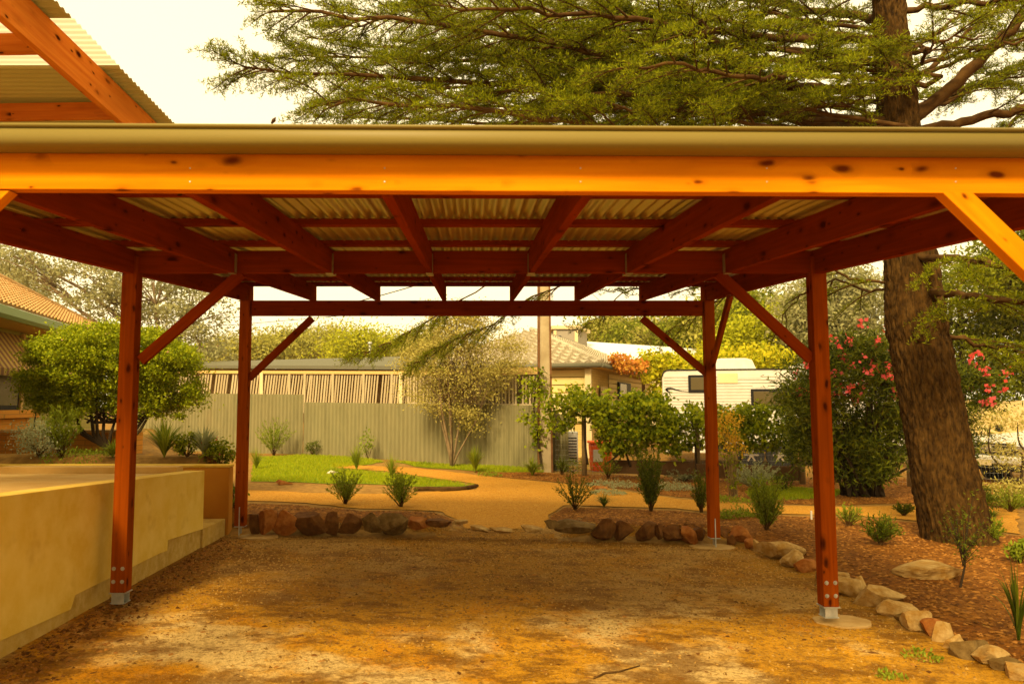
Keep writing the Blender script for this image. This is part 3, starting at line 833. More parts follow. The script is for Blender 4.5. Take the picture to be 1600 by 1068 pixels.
ordn = ['first', 'second', 'third', 'fourth', 'fifth', 'sixth', 'seventh', 'eighth', 'ninth', 'tenth', 'eleventh', 'twelfth', 'thirteenth', 'fourteenth', 'fifteenth', 'sixteenth', 'seventeenth', 'eighteenth', 'nineteenth', 'twentieth', 'twenty first', 'twenty second', 'twenty third']
LR = [(395, 829, 16, 34, 'rock_dark'), (414, 829, 33, 38, 'rock_red'), (444, 826, 38, 33, 'rock_red'), (487, 827, 46, 32, 'rock_dark'), (519, 826, 26, 31, 'rock_dark'),
      (546, 828, 36, 27, 'rock_dark'), (581, 828, 34, 29, 'rock_grey'), (614, 827, 40, 27, 'rock_grey'), (652, 823, 34, 20, 'rock_red'), (689, 821, 40, 12, 'rock_dark'), (718, 819, 28, 8, 'rock_tan')]
desc = {'rock_dark': 'dark brown', 'rock_red': 'reddish', 'rock_grey': 'grey brown', 'rock_tan': 'tan'}
for i, (px, py, wp, hp, m) in enumerate(LR):
    rock(px, py, wp, hp, M[m], f'{desc[m]} rock, {ordn[i]} from the rear left post in the left bed edging', GL, Yf=9.36)
RR = [(862, 824, 24, 14, 'rock_grey'), (898, 828, 52, 17, 'rock_grey'), (944, 834, 34, 27, 'rock_dark'), (972, 838, 32, 26, 'rock_dark'), (1010, 841, 36, 28, 'rock_dark'), (1030, 836, 20, 22, 'rock_dark'),
      (1052, 844, 34, 24, 'rock_dark'), (1078, 846, 36, 26, 'rock_red'), (1095, 838, 24, 20, 'rock_dark'), (1130, 838, 22, 18, 'rock_dark')]
for i, (px, py, wp, hp, m) in enumerate(RR):
    rock(px, py, wp, hp, M[m], f'{desc[m]} rock, {ordn[i]} from the path opening in the right bed edging', GR, Yf=9.40)
BR = [(1143, 842, 18, 18, 'rock_dark'), (1153, 846, 30, 24, 'rock_red'), (1171, 856, 20, 24, 'rock_red'), (1187, 862, 26, 20, 'rock_tan'), (1220, 872, 56, 38, 'rock_tan'), (1238, 884, 34, 26, 'rock_tan'), (1262, 892, 34, 28, 'rock_red'), (1300, 908, 34, 22, 'rock_grey'), (1316, 914, 30, 26, 'rock_tan'),
      (1330, 930, 60, 38, 'rock_tan'), (1340, 922, 30, 26, 'rock_tan'), (1376, 944, 58, 34, 'rock_tan'), (1404, 962, 42, 28, 'rock_tan'), (1420, 972, 30, 20, 'rock_grey'), (1434, 980, 46, 32, 'rock_tan'), (1454, 988, 30, 24, 'rock_red'), (1472, 998, 32, 34, 'rock_tan'), (1490, 1010, 32, 22, 'rock_tan'),
      (1510, 1022, 62, 30, 'rock_grey'), (1545, 1034, 48, 26, 'rock_tan'), (1566, 1044, 40, 22, 'rock_grey'), (1592, 1056, 50, 24, 'rock_tan')]
for i, (px, py, wp, hp, m) in enumerate(BR):
    rock(px, py, wp, hp, M[m], f'{desc[m]} rock, {ordn[i]} from the rear right post in the drive edging', GB, dy=-.05)
# flat stones in the opening
for i, (px, py, wp) in enumerate(((750, 830, 40), (786, 831, 36), (830, 830, 38))):
    rock(px, py, wp, 9, M['rock_tan'], ['flat tan stone at the left of the path opening', 'flat tan stone in the middle of the path opening', 'flat tan stone at the right of the path opening'][i], 'flat stones across the path opening', depth=.1, Yf=9.42)
rock(1478, 905, 90, 30, M['rock_tan'], 'large pale half buried rock in front of the cedar trunk', None, depth=.3)
rock(518, 742, 18, 8, M['stone_w'], 'small white stone on the lawn edge', None)
rock(440, 757, 22, 8, M['rock_red'], 'small red rock at the lawn edge near the rear left post', None)
rock(772 + 163, 765, 22, 8, M['rock_red'], 'small flat red rock behind the path among silver ground cover', None)
# log edging of the lawn
pts = [GT(x, y) + Vector((0, 0, .035)) for x, y in ((648, 767), (668, 766), (690, 768), (712, 767), (728, 765), (746, 761))]
tag(MB().tube(pts, [.035, .045, .05, .04, .045, .03], 8).build('log', M['twig'], None), 'gnarled log edging the lawn beside the path', 'log')
# twig in the foreground
pts = [GT(x, y) + Vector((0, 0, .012)) for x, y in ((928, 1062), (945, 1054), (965, 1052), (1000, 1042))]
tag(MB().tube(pts, [.006, .008, .006, .003], 6).build('fallen_twig', M['twig'], None), 'bare fallen twig on the dirt at the bottom of the picture', 'twig')

# ================================================================== PLANT BUILDERS
def tubes_obj(name, paths, m, parent, n=5):
    mb = MB()
    for pts, rad in paths: mb.tube(pts, rad, n, cap=False)
    return mb.build(name, m, parent)
def plant_root(name, px, py, label, group=None, cat='plant'):
    c = GT(px, py)
    if px < 860 and c.y > fence_y(px) - .35: q = P(px, py, fence_y(px) - .35); c = Vector((q.x, q.y, terr(q.x, q.y)))
    if px < 372 and py > 721: q = P(px, 730, 9.78); c = Vector((q.x, 9.78, terr(q.x, 9.78)))
    e = empty(name, c, label, cat, group); return e, c, c.y / 1200.0
def wispy(px, py, w, h, label, m='green1', stems=60, dens=16, leaf=.035, name='shrub', up=1.0, group=None, col=False):
    e, c, s = plant_root(name, px, py, label, group); W_, H_ = w * s / 2 * 1.12, h * s * 1.05; dens = int(dens * 2.1); leaf *= 1.15
    pos = []; dr = []; paths = []
    for i in range(stems):
        a = random.uniform(0, 6.283); rr = math.sqrt(random.random()); hh = H_ * random.uniform(.55, 1.0) * (1 - .35 * rr * rr)
        if col: hh = H_ * random.uniform(.35, 1)
        tip = Vector((c.x + W_ * rr * math.cos(a), c.y + W_ * rr * math.sin(a), c.z + hh))
        base = c + Vector((random.uniform(-.02, .02), random.uniform(-.02, .02), 0))
        pts = curve_pts(base, tip, 6, sag=.06, wob=.05)
        if i < 26: paths.append((pts, [.006, .005, .004, .003, .002, .001]))
        for k in range(dens):
            t = random.uniform(.22, 1.0); j = min(4, int(t * 5)); p = pts[j].lerp(pts[j + 1], t * 5 - j)
            pos.append(p); d = (pts[j + 1] - pts[j]).normalized(); dr.append(d)
    tubes_obj('stems', paths, M['twig'], e, 4)
    leaves('foliage', pos, leaf, M[m], e, aspect=.28, dirs=np.array([tuple(d) for d in dr]), jitter=.8)
    return e
def leafy(px, py, w, h, label, m='green1', n=900, leaf=.05, name='shrub', group=None, nsub=26, trunk=.12):
    e, c, s = plant_root(name, px, py, label, group); W_, H_ = w * s / 2, h * s
    cen = Vector((c.x, c.y, c.z + H_ * .56))
    pos, subs = clumps([(tuple(cen), (W_ * .85, W_ * .8, H_ * .42))], nsub, n, spread=W_ * .22, shell=.35)
    pos = pos[pos[:, 2] > c.z + .01]
    paths = [(curve_pts(c, q, 5, .04, .06), [.008, .006, .005, .003, .002]) for q in subs[:14]]
    tubes_obj('stems', paths, M['twig'], e, 4)
    leaves('foliage', pos, leaf, M[m], e, aspect=.5)
    return e
def strappy(px, py, w, h, label, m='strap', n=60, wd=.012, name='strappy_plant', group=None, droop=.35):
    e, c, s = plant_root(name, px, py, label, group); W_, H_ = w * s / 2 * 1.15, h * s * 1.08; n = int(n * 1.4); wd *= 1.1
    V = []; Fc = []
    for i in range(n):
        a = random.uniform(0, 6.283); r = random.random() ** .7; L = random.uniform(.6, 1.0)
        hx = Vector((math.cos(a), math.sin(a), 0)); sd_ = Vector((-math.sin(a), math.cos(a), 0)); ww = wd * random.uniform(.7, 1.3)
        k = len(V)
        for j in range(6):
            t = j / 5; p = c + hx * (W_ * r * (t ** 1.5)) + Vector((0, 0, H_ * L * (t - droop * r * t ** 3 * 1.0)))
            q = ww * (1 - t) ** .6 * (.6 + .4 * min(1, t * 4)) if j < 5 else .0005
            V += [tuple(p + sd_ * q / 2), tuple(p - sd_ * q / 2)]
        for j in range(5): Fc.append((k + 2 * j, k + 2 * j + 1, k + 2 * j + 3, k + 2 * j + 2))
    mb = MB(); mb.v = V; mb.f = Fc; mb.sm = [False] * len(Fc)
    mb.build('leaf_blades', M[m], e); return e
def matplant(px, py, w, h, label, m='silver', n=500, leaf=.04, name='ground_cover_plant', group=None):
    e, c, s = plant_root(name, px, py, label, group); W_, H_ = w * s / 2, h * s
    pos = []
    for _ in range(n):
        a = random.uniform(0, 6.283); r = math.sqrt(random.random()); x = c.x + W_ * r * math.cos(a); y = c.y + W_ * .8 * r * math.sin(a)
        pos.append((x, y, terr(x, y) + .01 + H_ * random.random() * (1 - r * r * .8) * (.6 + .6 * noise.noise(Vector((x * 6, y * 6, 0))))))
    leaves('foliage', pos, leaf, M[m], e, aspect=.45, dirs=np.tile(np.array([0, 0, 1.0]), (n, 1)), jitter=.9)
    return e

# ---- left bed and lawn
wispy(540, 788, 56, 58, 'soft green shrub on the left bed, nearer the rear left post', 'green1', 95, 16)
wispy(627, 792, 54, 62, 'soft green shrub on the left bed, nearer the path opening', 'green1', 100, 16)
strappy(557, 736, 36, 46, 'upright green tussock on the lawn left of the pair', 'strap', 120, .014)
strappy(612, 747, 40, 42, 'feathery green tussock on the lawn in front of the small tree', 'strap', 120, .01)
wispy(428, 712, 60, 62, 'tall loose yellow green shrub by the iron fence beside the rear left post', 'green1', 60, 18, .06)
leafy(488, 709, 22, 24, 'small dark cone shaped shrub against the iron fence', 'green2', 500, .05)
leafy(575, 718, 30, 48, 'young sapling with glossy leaves against the middle of the iron fence', 'green1', 260, .07, name='sapling')
matplant(528, 737, 46, 9, 'low green plant beside the white stone', 'green1', 260)
strappy(742, 738, 44, 46, 'bright strappy clump at the foot of the small tree', 'strap', 130, .02)
strappy(832, 743, 66, 36, 'arching strappy clump at the foot of the pole', 'strap', 120, .018, droop=.7)
matplant(765, 744, 40, 12, 'low green mound between the two strappy clumps', 'green1', 320)
wispy(878, 742, 22, 30, 'little dark upright shrub right of the pole', 'green2', 30, 12)
strappy(400, 735, 40, 42, 'green strappy clump just right of the rear left post', 'strap', 90, .012)
matplant(665, 728, 34, 14, 'rusty green low plant beside the small tree trunk', 'green1', 200)
# ---- raised bed on the left
def on_wall(px, Y):
    p = P(px, 640, Y); return p.x, Y, terr(p.x, Y)
leafy(60, 730, 90, 50, 'rounded grey green shrub on the garden wall under the house window', 'silver', 2200, .035, nsub=60)
wispy(95, 722, 56, 90, 'loose yellow green shrub between the house and the round tree', 'green1', 40, 18, .05)
strappy(256, 732, 96, 66, 'spiky dark strappy plant on the garden wall right of the front left post', 'strap', 110, .022)
strappy(318, 732, 74, 56, 'pale spiky plant on the garden wall near the rear left post', 'silver', 100, .02)
flsh = leafy(345, 732, 52, 50, 'small yellow green shrub with red flowers on the garden wall', 'vine', 900, .05)
leafy(292, 734, 44, 38, 'low yellow green shrub between the two spiky plants on the garden wall', 'vine', 800, .045)
leafy(366, 733, 34, 44, 'small leafy shrub against the left face of the rear left post', 'green1', 350, .05)
strappy(175, 736, 70, 34, 'light green arching clump behind the front left post', 'strap', 90, .02, droop=.7)
matplant(120, 738, 110, 16, 'low green ground cover along the top of the garden wall', 'green1', 700)
c = Vector((P(345, 730, 9.78).x, 9.7, terr(P(345, 730, 9.78).x, 9.7)))
pos = [(c.x + random.uniform(-.25, .25), c.y + random.uniform(-.15, .1), c.z + random.uniform(.18, .42)) for _ in range(14)]
leaves('blossom', pos, .032, M['pink'], flsh, aspect=.9)
# ---- right beds
wispy(898, 797, 66, 62, 'dark open shrub at the left of the right bed', 'green2', 60, 13)
strappy(944, 792, 54, 26, 'low spiky dark clump right of the dark open shrub', 'green2', 80, .012, droop=.6)
wispy(1017, 799, 40, 98, 'tall narrow dark green shrub in the right bed', 'green2', 120, 22, .04, col=True)
wispy(1096, 800, 30, 62, 'narrow dark shrub mostly hidden behind the rear right post', 'green2', 60, 16, col=True)
wispy(1198, 828, 50, 80, 'blue green upright shrub right of the rear right post', 'green1', 130, 20, .035, col=True)
wispy(1376, 852, 58, 52, 'soft dark shrub in the mulch left of the cedar trunk', 'green2', 70, 16)
wispy(1326, 822, 40, 36, 'small loose shrub in the mulch right of the front right post', 'green1', 40, 10)
wispy(1412, 806, 26, 22, 'tiny shrub just left of the cedar trunk', 'green2', 40, 12)
matplant(1150, 808, 66, 22, 'low green mat beside the path right of the rear right post', 'green1', 700)
matplant(1140, 784, 70, 14, 'low dark green mat behind the path beside the rear right post', 'green1', 500)
matplant(960, 760, 90, 14, 'wide pale silver ground cover behind the path', 'silver', 900)
matplant(950, 772, 60, 10, 'narrow silver ground cover right beside the path', 'silver', 500)
matplant(1050, 765, 84, 20, 'silver ground cover left of the rear right post', 'silver', 1000)
wispy(1070, 752, 60, 22, 'pale silver spreading plant in front of the sleeper edging', 'silver', 60, 12, .05)
wispy(1180, 765, 80, 46, 'pale silver feathery shrub in front of the sleeper edging right of the rear right post', 'silver', 90, 14, .05)
leafy(1225, 768, 36, 30, 'small round dark shrub by the wooden vine post', 'green2', 420, .05)
wispy(950, 748, 40, 40, 'light green feathery shrub below the vine', 'green1', 50, 12)
wispy(1000, 745, 44, 46, 'mid green shrub left of the sleeper edging', 'green1', 60, 12)
leafy(895, 738, 60, 20, 'low green shrub under the vine arch', 'green1', 500, .05)
wispy(1550, 850, 36, 46, 'pale green shrub right of the cedar base', 'green1', 60, 14)
wispy(1580, 800, 60, 40, 'dull green shrub behind the cedar at the right edge', 'green1', 60, 12)
strappy(1470 + 80, 808, 60, 14, 'low dark clump behind the cedar base', 'green2', 60, .02, droop=.5)
strappy(1592, 1000, 70, 130, 'dark strappy plant cut by the right edge of the picture', 'green2', 26, .022)
matplant(1440, 1030, 60, 18, 'tuft of weeds on the drive beside the stone edging', 'green1', 130, .03, name='weed')
matplant(1390, 1060, 50, 12, 'small weed on the drive near the lower right corner', 'green1', 80, .03, name='weed')
# tall flowering stalks
e, c, s = plant_root('flowering_plant', 1146, 776, 'tall yellowish flower stalks with seed heads right of the rear right post', None)
paths = []; pos = []; lp = []
for i in range(26):
    a = random.uniform(0, 6.28); r = random.uniform(.05, 1) * .3; tip = c + Vector((r * math.cos(a) , r * .6 * math.sin(a), random.uniform(.9, 1.62)))
    pt_ = curve_pts(c + Vector((random.uniform(-.06, .06), random.uniform(-.06, .06), 0)), tip, 6, .02, .04); paths.append((pt_, [.007, .006, .005, .004, .003, .002]))
    for k in range(34):
        q = pt_[5] + Vector((random.gauss(0, .05), random.gauss(0, .05), random.gauss(-.03, .07))); pos.append(tuple(q))
    for k in range(10):
        q = pt_[random.randint(1, 4)] + Vector((random.gauss(0, .04), random.gauss(0, .04), 0)); lp.append(tuple(q))
tubes_obj('stalks', paths, M['post_g'], e, 4); leaves('seed_heads', pos, .045, M['yfl'], e, aspect=.7); leaves('foliage', lp, .08, M['vine'], e, aspect=.5)
# thin sapling in the right foreground
e, c, s = plant_root('sapling', 1500, 918, 'thin dark leaning sapling in the mulch in front of the cedar', None)
tp = P(1508, 850, c.y); paths = [([c, c.lerp(tp, .5) + Vector((.02, 0, 0)), tp], [.012, .009, .005])]
pos = []; dr = []
for i in range(26):
    a = random.uniform(0, 6.28); t = random.uniform(.5, 1); b = c.lerp(tp, t); q = b + Vector((.3 * math.cos(a) * random.random(), .3 * math.sin(a) * random.random(), random.uniform(.1, .55)))
    pt_ = curve_pts(b, q, 5, .03, .05); paths.append((pt_, [.004, .003, .003, .002, .001]))
    for k in range(22): pos.append(tuple(pt_[random.randint(1, 4)] + Vector((random.gauss(0, .03), random.gauss(0, .03), random.gauss(0, .03)))))
tubes_obj('stems', paths, M['bark_d'], e, 5); leaves('foliage', pos, .035, M['green2'], e, aspect=.3)
# small white marker peg
c = GT(1268, 812)
tag(MB().box((c.x, c.y, c.z + .06), (.022, .02, .14)).build('marker_peg', M['white'], None, bevel=.003), 'small white marker peg in the soil behind the front right post', 'peg')

# ================================================================== TREES
def tube_tree(e, c, tips, r0, m, split=.4, name='trunk'):
    mb = MB()
    for t in tips: pass
    return mb
def blob_tree(name, px, Y, blobs_px, label, cat, leafm, barkm, nsub, nleaf, leaf, spread, trunk_w=.3, zb=None, group=None, base_px=None, rY=1.0, aspect=.45, shell=.5, nbr=30):
    """blobs_px: (px, py, rx_px, ry_px, dY)"""
    s = Y / 1200.0
    bx = P(px, 640, Y); zb = terr(bx.x, Y) if zb is None else zb
    e = empty(name, (bx.x, Y, zb), label, cat, group)
    bl = []
    for b in blobs_px:
        dY = b[4] if len(b) > 4 else 0
        cc = P(b[0], b[1], Y + dY); k = (Y + dY) / 1200
        bl.append((tuple(cc), (b[2] * k, min(b[2], b[3] * 1.4) * k * rY, b[3] * k)))
    pos, subs = clumps(bl, nsub, nleaf, spread, shell)
    leaves('crown', pos, leaf, leafm, e, aspect=aspect)
    mb = MB(); base = Vector((bx.x, Y, zb)); topz = min(b[0][2] for b in bl)
    fork = Vector((bx.x, Y, zb + (topz - zb) * .75 + .2))
    mb.tube([base - Vector((0, 0, .1)), base.lerp(fork, .5) + Vector((trunk_w * .2, 0, 0)), fork], [trunk_w, trunk_w * .8, trunk_w * .65], 9)
    for b in bl:
        cpt = curve_pts(fork, b[0], 6, .05, .06); mb.tube(cpt, list(np.linspace(trunk_w * .5, trunk_w * .15, 6)), 6)
    idx = rng.permutation(len(subs))[:nbr]
    for i in idx:
        q = Vector(subs[i]); b = min(bl, key=lambda z: (Vector(z[0]) - q).length)
        mb.tube(curve_pts(Vector(b[0]).lerp(fork, .3), q, 5, .04, .08), list(np.linspace(trunk_w * .18, trunk_w * .04, 5)), 5)
    mb.build('trunk', barkm, e)
    return e

# round shrub tree on the left
c = GT(184, 712); Yb = c.y
e = empty('round_tree', c, 'dense round topped multi stemmed shrub tree with bright green leaves before the brick house', 'tree')
k = Yb / 1200
bl = []
for b in ((175, 560, 120, 52, 0), (95, 590, 62, 45, .2), (255, 585, 58, 52, .1), (170, 540, 75, 34, -.4), (110, 560, 60, 38, -.4), (240, 560, 55, 42, -.3), (84, 622, 38, 28, .1), (272, 620, 42, 34, 0), (150, 604, 85, 34, .2), (225, 628, 58, 26, .2), (62, 606, 32, 26, 0), (110, 640, 26, 18, -.2)):
    cc = P(b[0], b[1], Yb + b[4]); bl.append((tuple(cc), (b[2] * k, b[2] * k * .75, b[3] * k)))
pos, subs = clumps(bl, 620, 110000, .075, .8)
leaves('crown', pos, .043, M['bush'], e, aspect=.55)
fp = subs[rng.permutation(len(subs))[:70]] + rng.normal(size=(70, 3)) * .03
fp = np.concatenate([fp + rng.normal(size=fp.shape) * .02 for _ in range(4)])
leaves('blossom', fp, .035, M['bushfl'], e, aspect=.8)
mb = MB()
for (x, y, r) in ((110, 620, .03), (140, 625, .035), (165, 615, .03), (200, 620, .035), (235, 640, .03), (250, 620, .02), (120, 660, .03), (185, 640, .025), (215, 600, .03), (150, 590, .02)):
    q = P(x, y, Yb + random.uniform(-.25, .35)); m1 = P(130 + (x - 130) * .6 + 10, 678, Yb) if x < 190 else P(188 + (x - 188) * .5, 672, Yb)
    mb.tube([c, P(168 if x < 190 else 190, 700, Yb), m1, m1.lerp(q, .5), q], [.045, .036, .026, r * .7, r * .35], 7)
for q in subs[rng.permutation(len(subs))[:60]]:
    q = Vector(q)
    if q.z < P(170, 600, Yb).z: mb.tube(curve_pts(P(160 + random.uniform(-25, 60), 660, Yb), q, 5, .0, .1), [.02, .015, .012, .008, .004], 5)
mb.build('trunk', M['bark_d'], e)

# small pale tree by the iron fence
Yc = 19.7; c = Vector((P(706, 722, Yc).x, Yc, terr(P(706, 722, Yc).x, Yc))); k = Yc / 1200
e = empty('small_tree', c, 'slender multi trunk tree with pale olive leaves in front of the iron fence', 'tree')
bl = [(tuple(P(a, b, Yc + d)), (r1 * k, r1 * k * .8, r2 * k)) for a, b, r1, r2, d in ((705, 560, 70, 66, 0), (662, 585, 38, 50, .3), (640, 570, 20, 30, 0), (725, 505, 60, 36, 0), (790, 560, 30, 34, 0), (760, 560, 46, 44, 0), (720, 520, 55, 40, -.2), (770, 600, 34, 44, .2), (690, 620, 42, 38, .1), (735, 640, 36, 30, .1), (795, 545, 22, 28, 0), (655, 550, 28, 34, 0), (700, 490, 40, 22, 0))]
pos, subs = clumps(bl, 320, 28000, .17, .2)
leaves('crown', pos, .06, M['crepe'], e, aspect=.5)
mb = MB()
for (x0, y0, x1, y1, r) in ((690, 640, 672, 545, .06), (704, 620, 705, 500, .06), (722, 640, 745, 520, .055), (745, 655, 790, 560, .04), (700, 600, 720, 480, .04), (685, 640, 655, 575, .035)):
    a, b = P(x0, y0, Yc + random.uniform(-.2, .3)), P(x1, y1, Yc + random.uniform(-.3, .3))
    mb.tube([c, c.lerp(a, .3) + Vector((random.uniform(-.03, .03), 0, 0)), a, a.lerp(b, .5) + Vector((random.uniform(-.1, .1), 0, 0)), b], [r * .85, r * .6, r * .45, r * .3, r * .12], 7)
for q in subs[rng.permutation(len(subs))[:110]]:
    q = Vector(q); a = P(705 + random.uniform(-25, 50), 640 - random.uniform(0, 70), Yc)
    mb.tube(curve_pts(a, q, 5, .02, .08), [.018, .014, .01, .007, .004], 4)
mb.build('trunk', M['bark_p'], e)

# ---- oleander
c = GT(1350, 775); Yo = c.y; k = Yo / 1200
e = empty('oleander', c, 'large oleander bush with pink flowers left of and behind the cedar trunk', 'bush')
bl = [(tuple(P(a, b, Yo + d)), (r1 * k, r1 * k * .8, r2 * k)) for a, b, r1, r2, d in ((1340, 620, 95, 80, 0), (1270, 600, 50, 62, -.3), (1255, 650, 42, 50, 0), (1385, 580, 60, 52, .2), (1330, 570, 55, 45, -.2), (1300, 690, 60, 50, 0), (1370, 690, 60, 60, -.1), (1490, 620, 50, 48, .2), (1530, 610, 30, 36, 0), (1500, 680, 34, 40, .2), (1340, 730, 50, 32, 0))]
pos, subs = clumps(bl, 420, 46000, .15, .55)
leaves('crown', pos, .12, M['ole'], e, aspect=.22)
tops = [q for q in subs if q[2] > P(1340, 650, Yo).z]
fl = []; fd = [random.choice(tops) for _ in range(120)]
for q in fd:
    base = np.array(q) + rng.normal(size=3) * .12 + np.array([0, -.5, .12])
    fl.append(base + rng.normal(size=(random.randint(4, 11), 3)) * .038)
leaves('blossom', np.concatenate(fl), .075, M['pink'], e, aspect=.9)
mb = MB()
for q in subs[rng.permutation(len(subs))[:70]]:
    mb.tube(curve_pts(c + Vector((random.uniform(-.35, .35), random.uniform(-.2, .2), 0)), q, 6, .0, .05), [.03, .026, .022, .018, .012, .006], 5)
mb.build('trunk', M['bark_d'], e)

# ================================================================== CEDAR
ct = GT(1482, 852); Yt = ct.y + .35
ced = empty('cedar_tree', (ct.x, Yt, ct.z), 'huge old cedar with rough leaning trunk and long layered branches reaching over the carport', 'tree')
def spline(pts, n):
    out = []; m_ = len(pts)
    for i in range(n):
        t = i / (n - 1) * (m_ - 1); j = min(int(t), m_ - 2); u = t - j
        p0, p1, p2, p3 = pts[max(j - 1, 0)], pts[j], pts[j + 1], pts[min(j + 2, m_ - 1)]
        out.append(.5 * ((2 * p1) + (p2 - p0) * u + (2 * p0 - 5 * p1 + 4 * p2 - p3) * u * u + (3 * p1 - p0 - 3 * p2 + p3) * u ** 3))
    return out
tr_px = [(1508, 872, 74), (1497, 835, 62), (1480, 760, 57), (1460, 660, 54), (1445, 580, 53), (1431, 500, 52), (1424, 420, 46), (1412, 300, 40), (1402, 180, 36), (1394, 80, 31), (1388, 0, 28), (1380, -200, 20), (1372, -420, 9)]
tp = [P(a, b, Yt) for a, b, _ in tr_px]
tpts = spline(tp, 240); trad = [float(np.interp(i / 239 * (len(tr_px) - 1), range(len(tr_px)), [r * .8 * Yt / 1200 for _, _, r in tr_px])) for i in range(240)]
# trunk with modelled bark ridges
V = []; Fc = []; NS = 190
for i, p in enumerate(tpts):
    for j in range(NS):
        a = 2 * math.pi * j / NS; d = Vector((math.cos(a), math.sin(a), 0))
        q = Vector((math.cos(a) * 15 + .5 * math.sin(p.z * 3), math.sin(a) * 15, p.z * 6)); 
        rr = trad[i] * (1 + .05 * noise.noise(Vector((math.cos(a) * 1.2, math.sin(a) * 1.2, p.z * .9)))) 
        rd = abs(noise.noise(q)) ; rd2 = noise.noise(Vector((q.x * 2.2, q.y * 2.2, q.z * 1.6)))
        rr += .042 * (rd - .15) + .018 * rd2
        if i < 16: rr += .10 * (1 - i / 16) ** 2 * (.5 + .5 * math.sin(a * 5 + 1))
        for kx, kz, kr in ((4.45, 1.62 + 1.1, .05), (4.2, 1.05, .03)):
            pass
        V.append(tuple(p + d * rr))
for i in range(len(tpts) - 1):
    for j in range(NS): a = i * NS + j; b = i * NS + (j + 1) % NS; Fc.append((a, b, b + NS, a + NS))
mb = MB(); mb.v = V; mb.f = Fc; mb.sm = [True] * len(Fc); mb.build('trunk', M['bark'], ced)
# knots (scars of cut limbs) on the camera side of the trunk
for (px, py, r) in ((1440, 524, .06), (1474, 645, .045)):
    i = min(range(len(tpts)), key=lambda q: abs(tpts[q].z - P(px, py, Yt).z)); q = P(px, py, Yt - trad[i] * .93)
    mb = MB(); ring = []
    for t, rr, dy in ((0, r * 1.5, .03), (1, r * 1.35, -.012), (2, r * 1.0, -.03), (3, r * .75, -.015), (4, r * .4, .0)):
        ring.append((q + Vector((0, dy, 0)), rr))
    mb.tube([a for a, _ in ring], [b for _, b in ring], 14); mb.build('limb_scar', M['bark'], ced)
mbr = MB(); T_pos = []; T_dir = []
def add_twig(a, b, r, tuft_from=.0, step=.032, sag=.0):
    """thin twig with tufts of needles"""
    n = 4; pts = curve_pts(a, b, n, sag, .05)
    mbr.tube(pts, [r, r * .8, r * .55, r * .3], 3, cap=False)
    L = (b - a).length; k = max(2, int(L / step))
    for i in range(k):
        t = tuft_from + (1 - tuft_from) * (i + random.random()) / k; j = min(n - 2, int(t * (n - 1))); p = pts[j].lerp(pts[j + 1], t * (n - 1) - j)
        T_pos.append(tuple(p + Vector((random.gauss(0, .008), random.gauss(0, .008), random.uniform(-.004, .02))))); d = (pts[j + 1] - pts[j]).normalized(); T_dir.append((d.x * .5, d.y * .5, d.z * .5 + .6))
def limb(pts, r0, r1, sec_from=.3, sec_len=1.6, dens=1.0, droop=-.12, spread_back=True, leafy_=1.0, n=24, rise=0.0):
    P_ = spline([Vector(p) for p in pts], n); L = sum((P_[i + 1] - P_[i]).length for i in range(n - 1))
    # natural kinks
    for i in range(1, n - 1): P_[i] = P_[i] + Vector((random.gauss(0, .02), random.gauss(0, .02), random.gauss(0, .02)))
    r0 *= .8; rad = [r0 + (r1 - r0) * (i / (n - 1)) ** .8 for i in range(n)]
    mbr.tube(P_, rad, 7)
    ns = int(L / .20 * dens)
    for i in range(ns):
        t = sec_from + (1 - sec_from) * (i + random.random()) / ns; f = t * (n - 1); j = min(n - 2, int(f)); p = P_[j].lerp(P_[j + 1], f - j)
        d = (P_[j + 1] - P_[j]).normalized(); side = 1 if i % 2 else -1
        lat = Vector((-d.y, d.x, 0)).normalized() * side
        fwd = random.uniform(.5, 1.1); sl_ = sec_len * (1.1 - .75 * t) * random.uniform(.6, 1.25)
        dd = (d * fwd + lat * random.uniform(.5, 1.0) + Vector((0, 0, random.gauss(droop, .12)))).normalized()
        q = p + dd * sl_; sp = curve_pts(p, q, 7, .05 + rise, .05)
        mbr.tube(sp, list(np.linspace(.014 * (1.2 - t * .5), .003, 7)), 4, cap=False)
        nt_ = int(sl_ / .062 * leafy_)
        for k_ in range(nt_):
            u = .18 + .82 * (k_ + random.random()) / max(1, nt_); g = u * 6; jj = min(5, int(g)); pp = sp[jj].lerp(sp[jj + 1], g - jj)
            dl = (sp[jj + 1] - sp[jj]).normalized(); s2 = 1 if k_ % 2 else -1
            lt = Vector((-dl.y, dl.x, 0)); lt = lt.normalized() * s2 if lt.length > .01 else Vector((1, 0, 0))
            tl = .36 * (1.15 - .6 * u) * random.uniform(.5, 1.2)
            e_ = pp + (dl * .9 + lt * random.uniform(.3, .9) + Vector((0, 0, random.gauss(-.08, .15)))).normalized() * tl
            add_twig(pp, e_, .0035)
        # tufts straight on the secondary branch
        add_twig(sp[3], sp[6], .003, step=.03)
    # tip
    add_twig(P_[-2], P_[-1] + (P_[-1] - P_[-2]) * 1.5, .006, step=.025)
def at_trunk(py): 
    z = P(1400, py, Yt).z; i = min(range(len(tpts)), key=lambda q: abs(tpts[q].z - z)); return tpts[i]
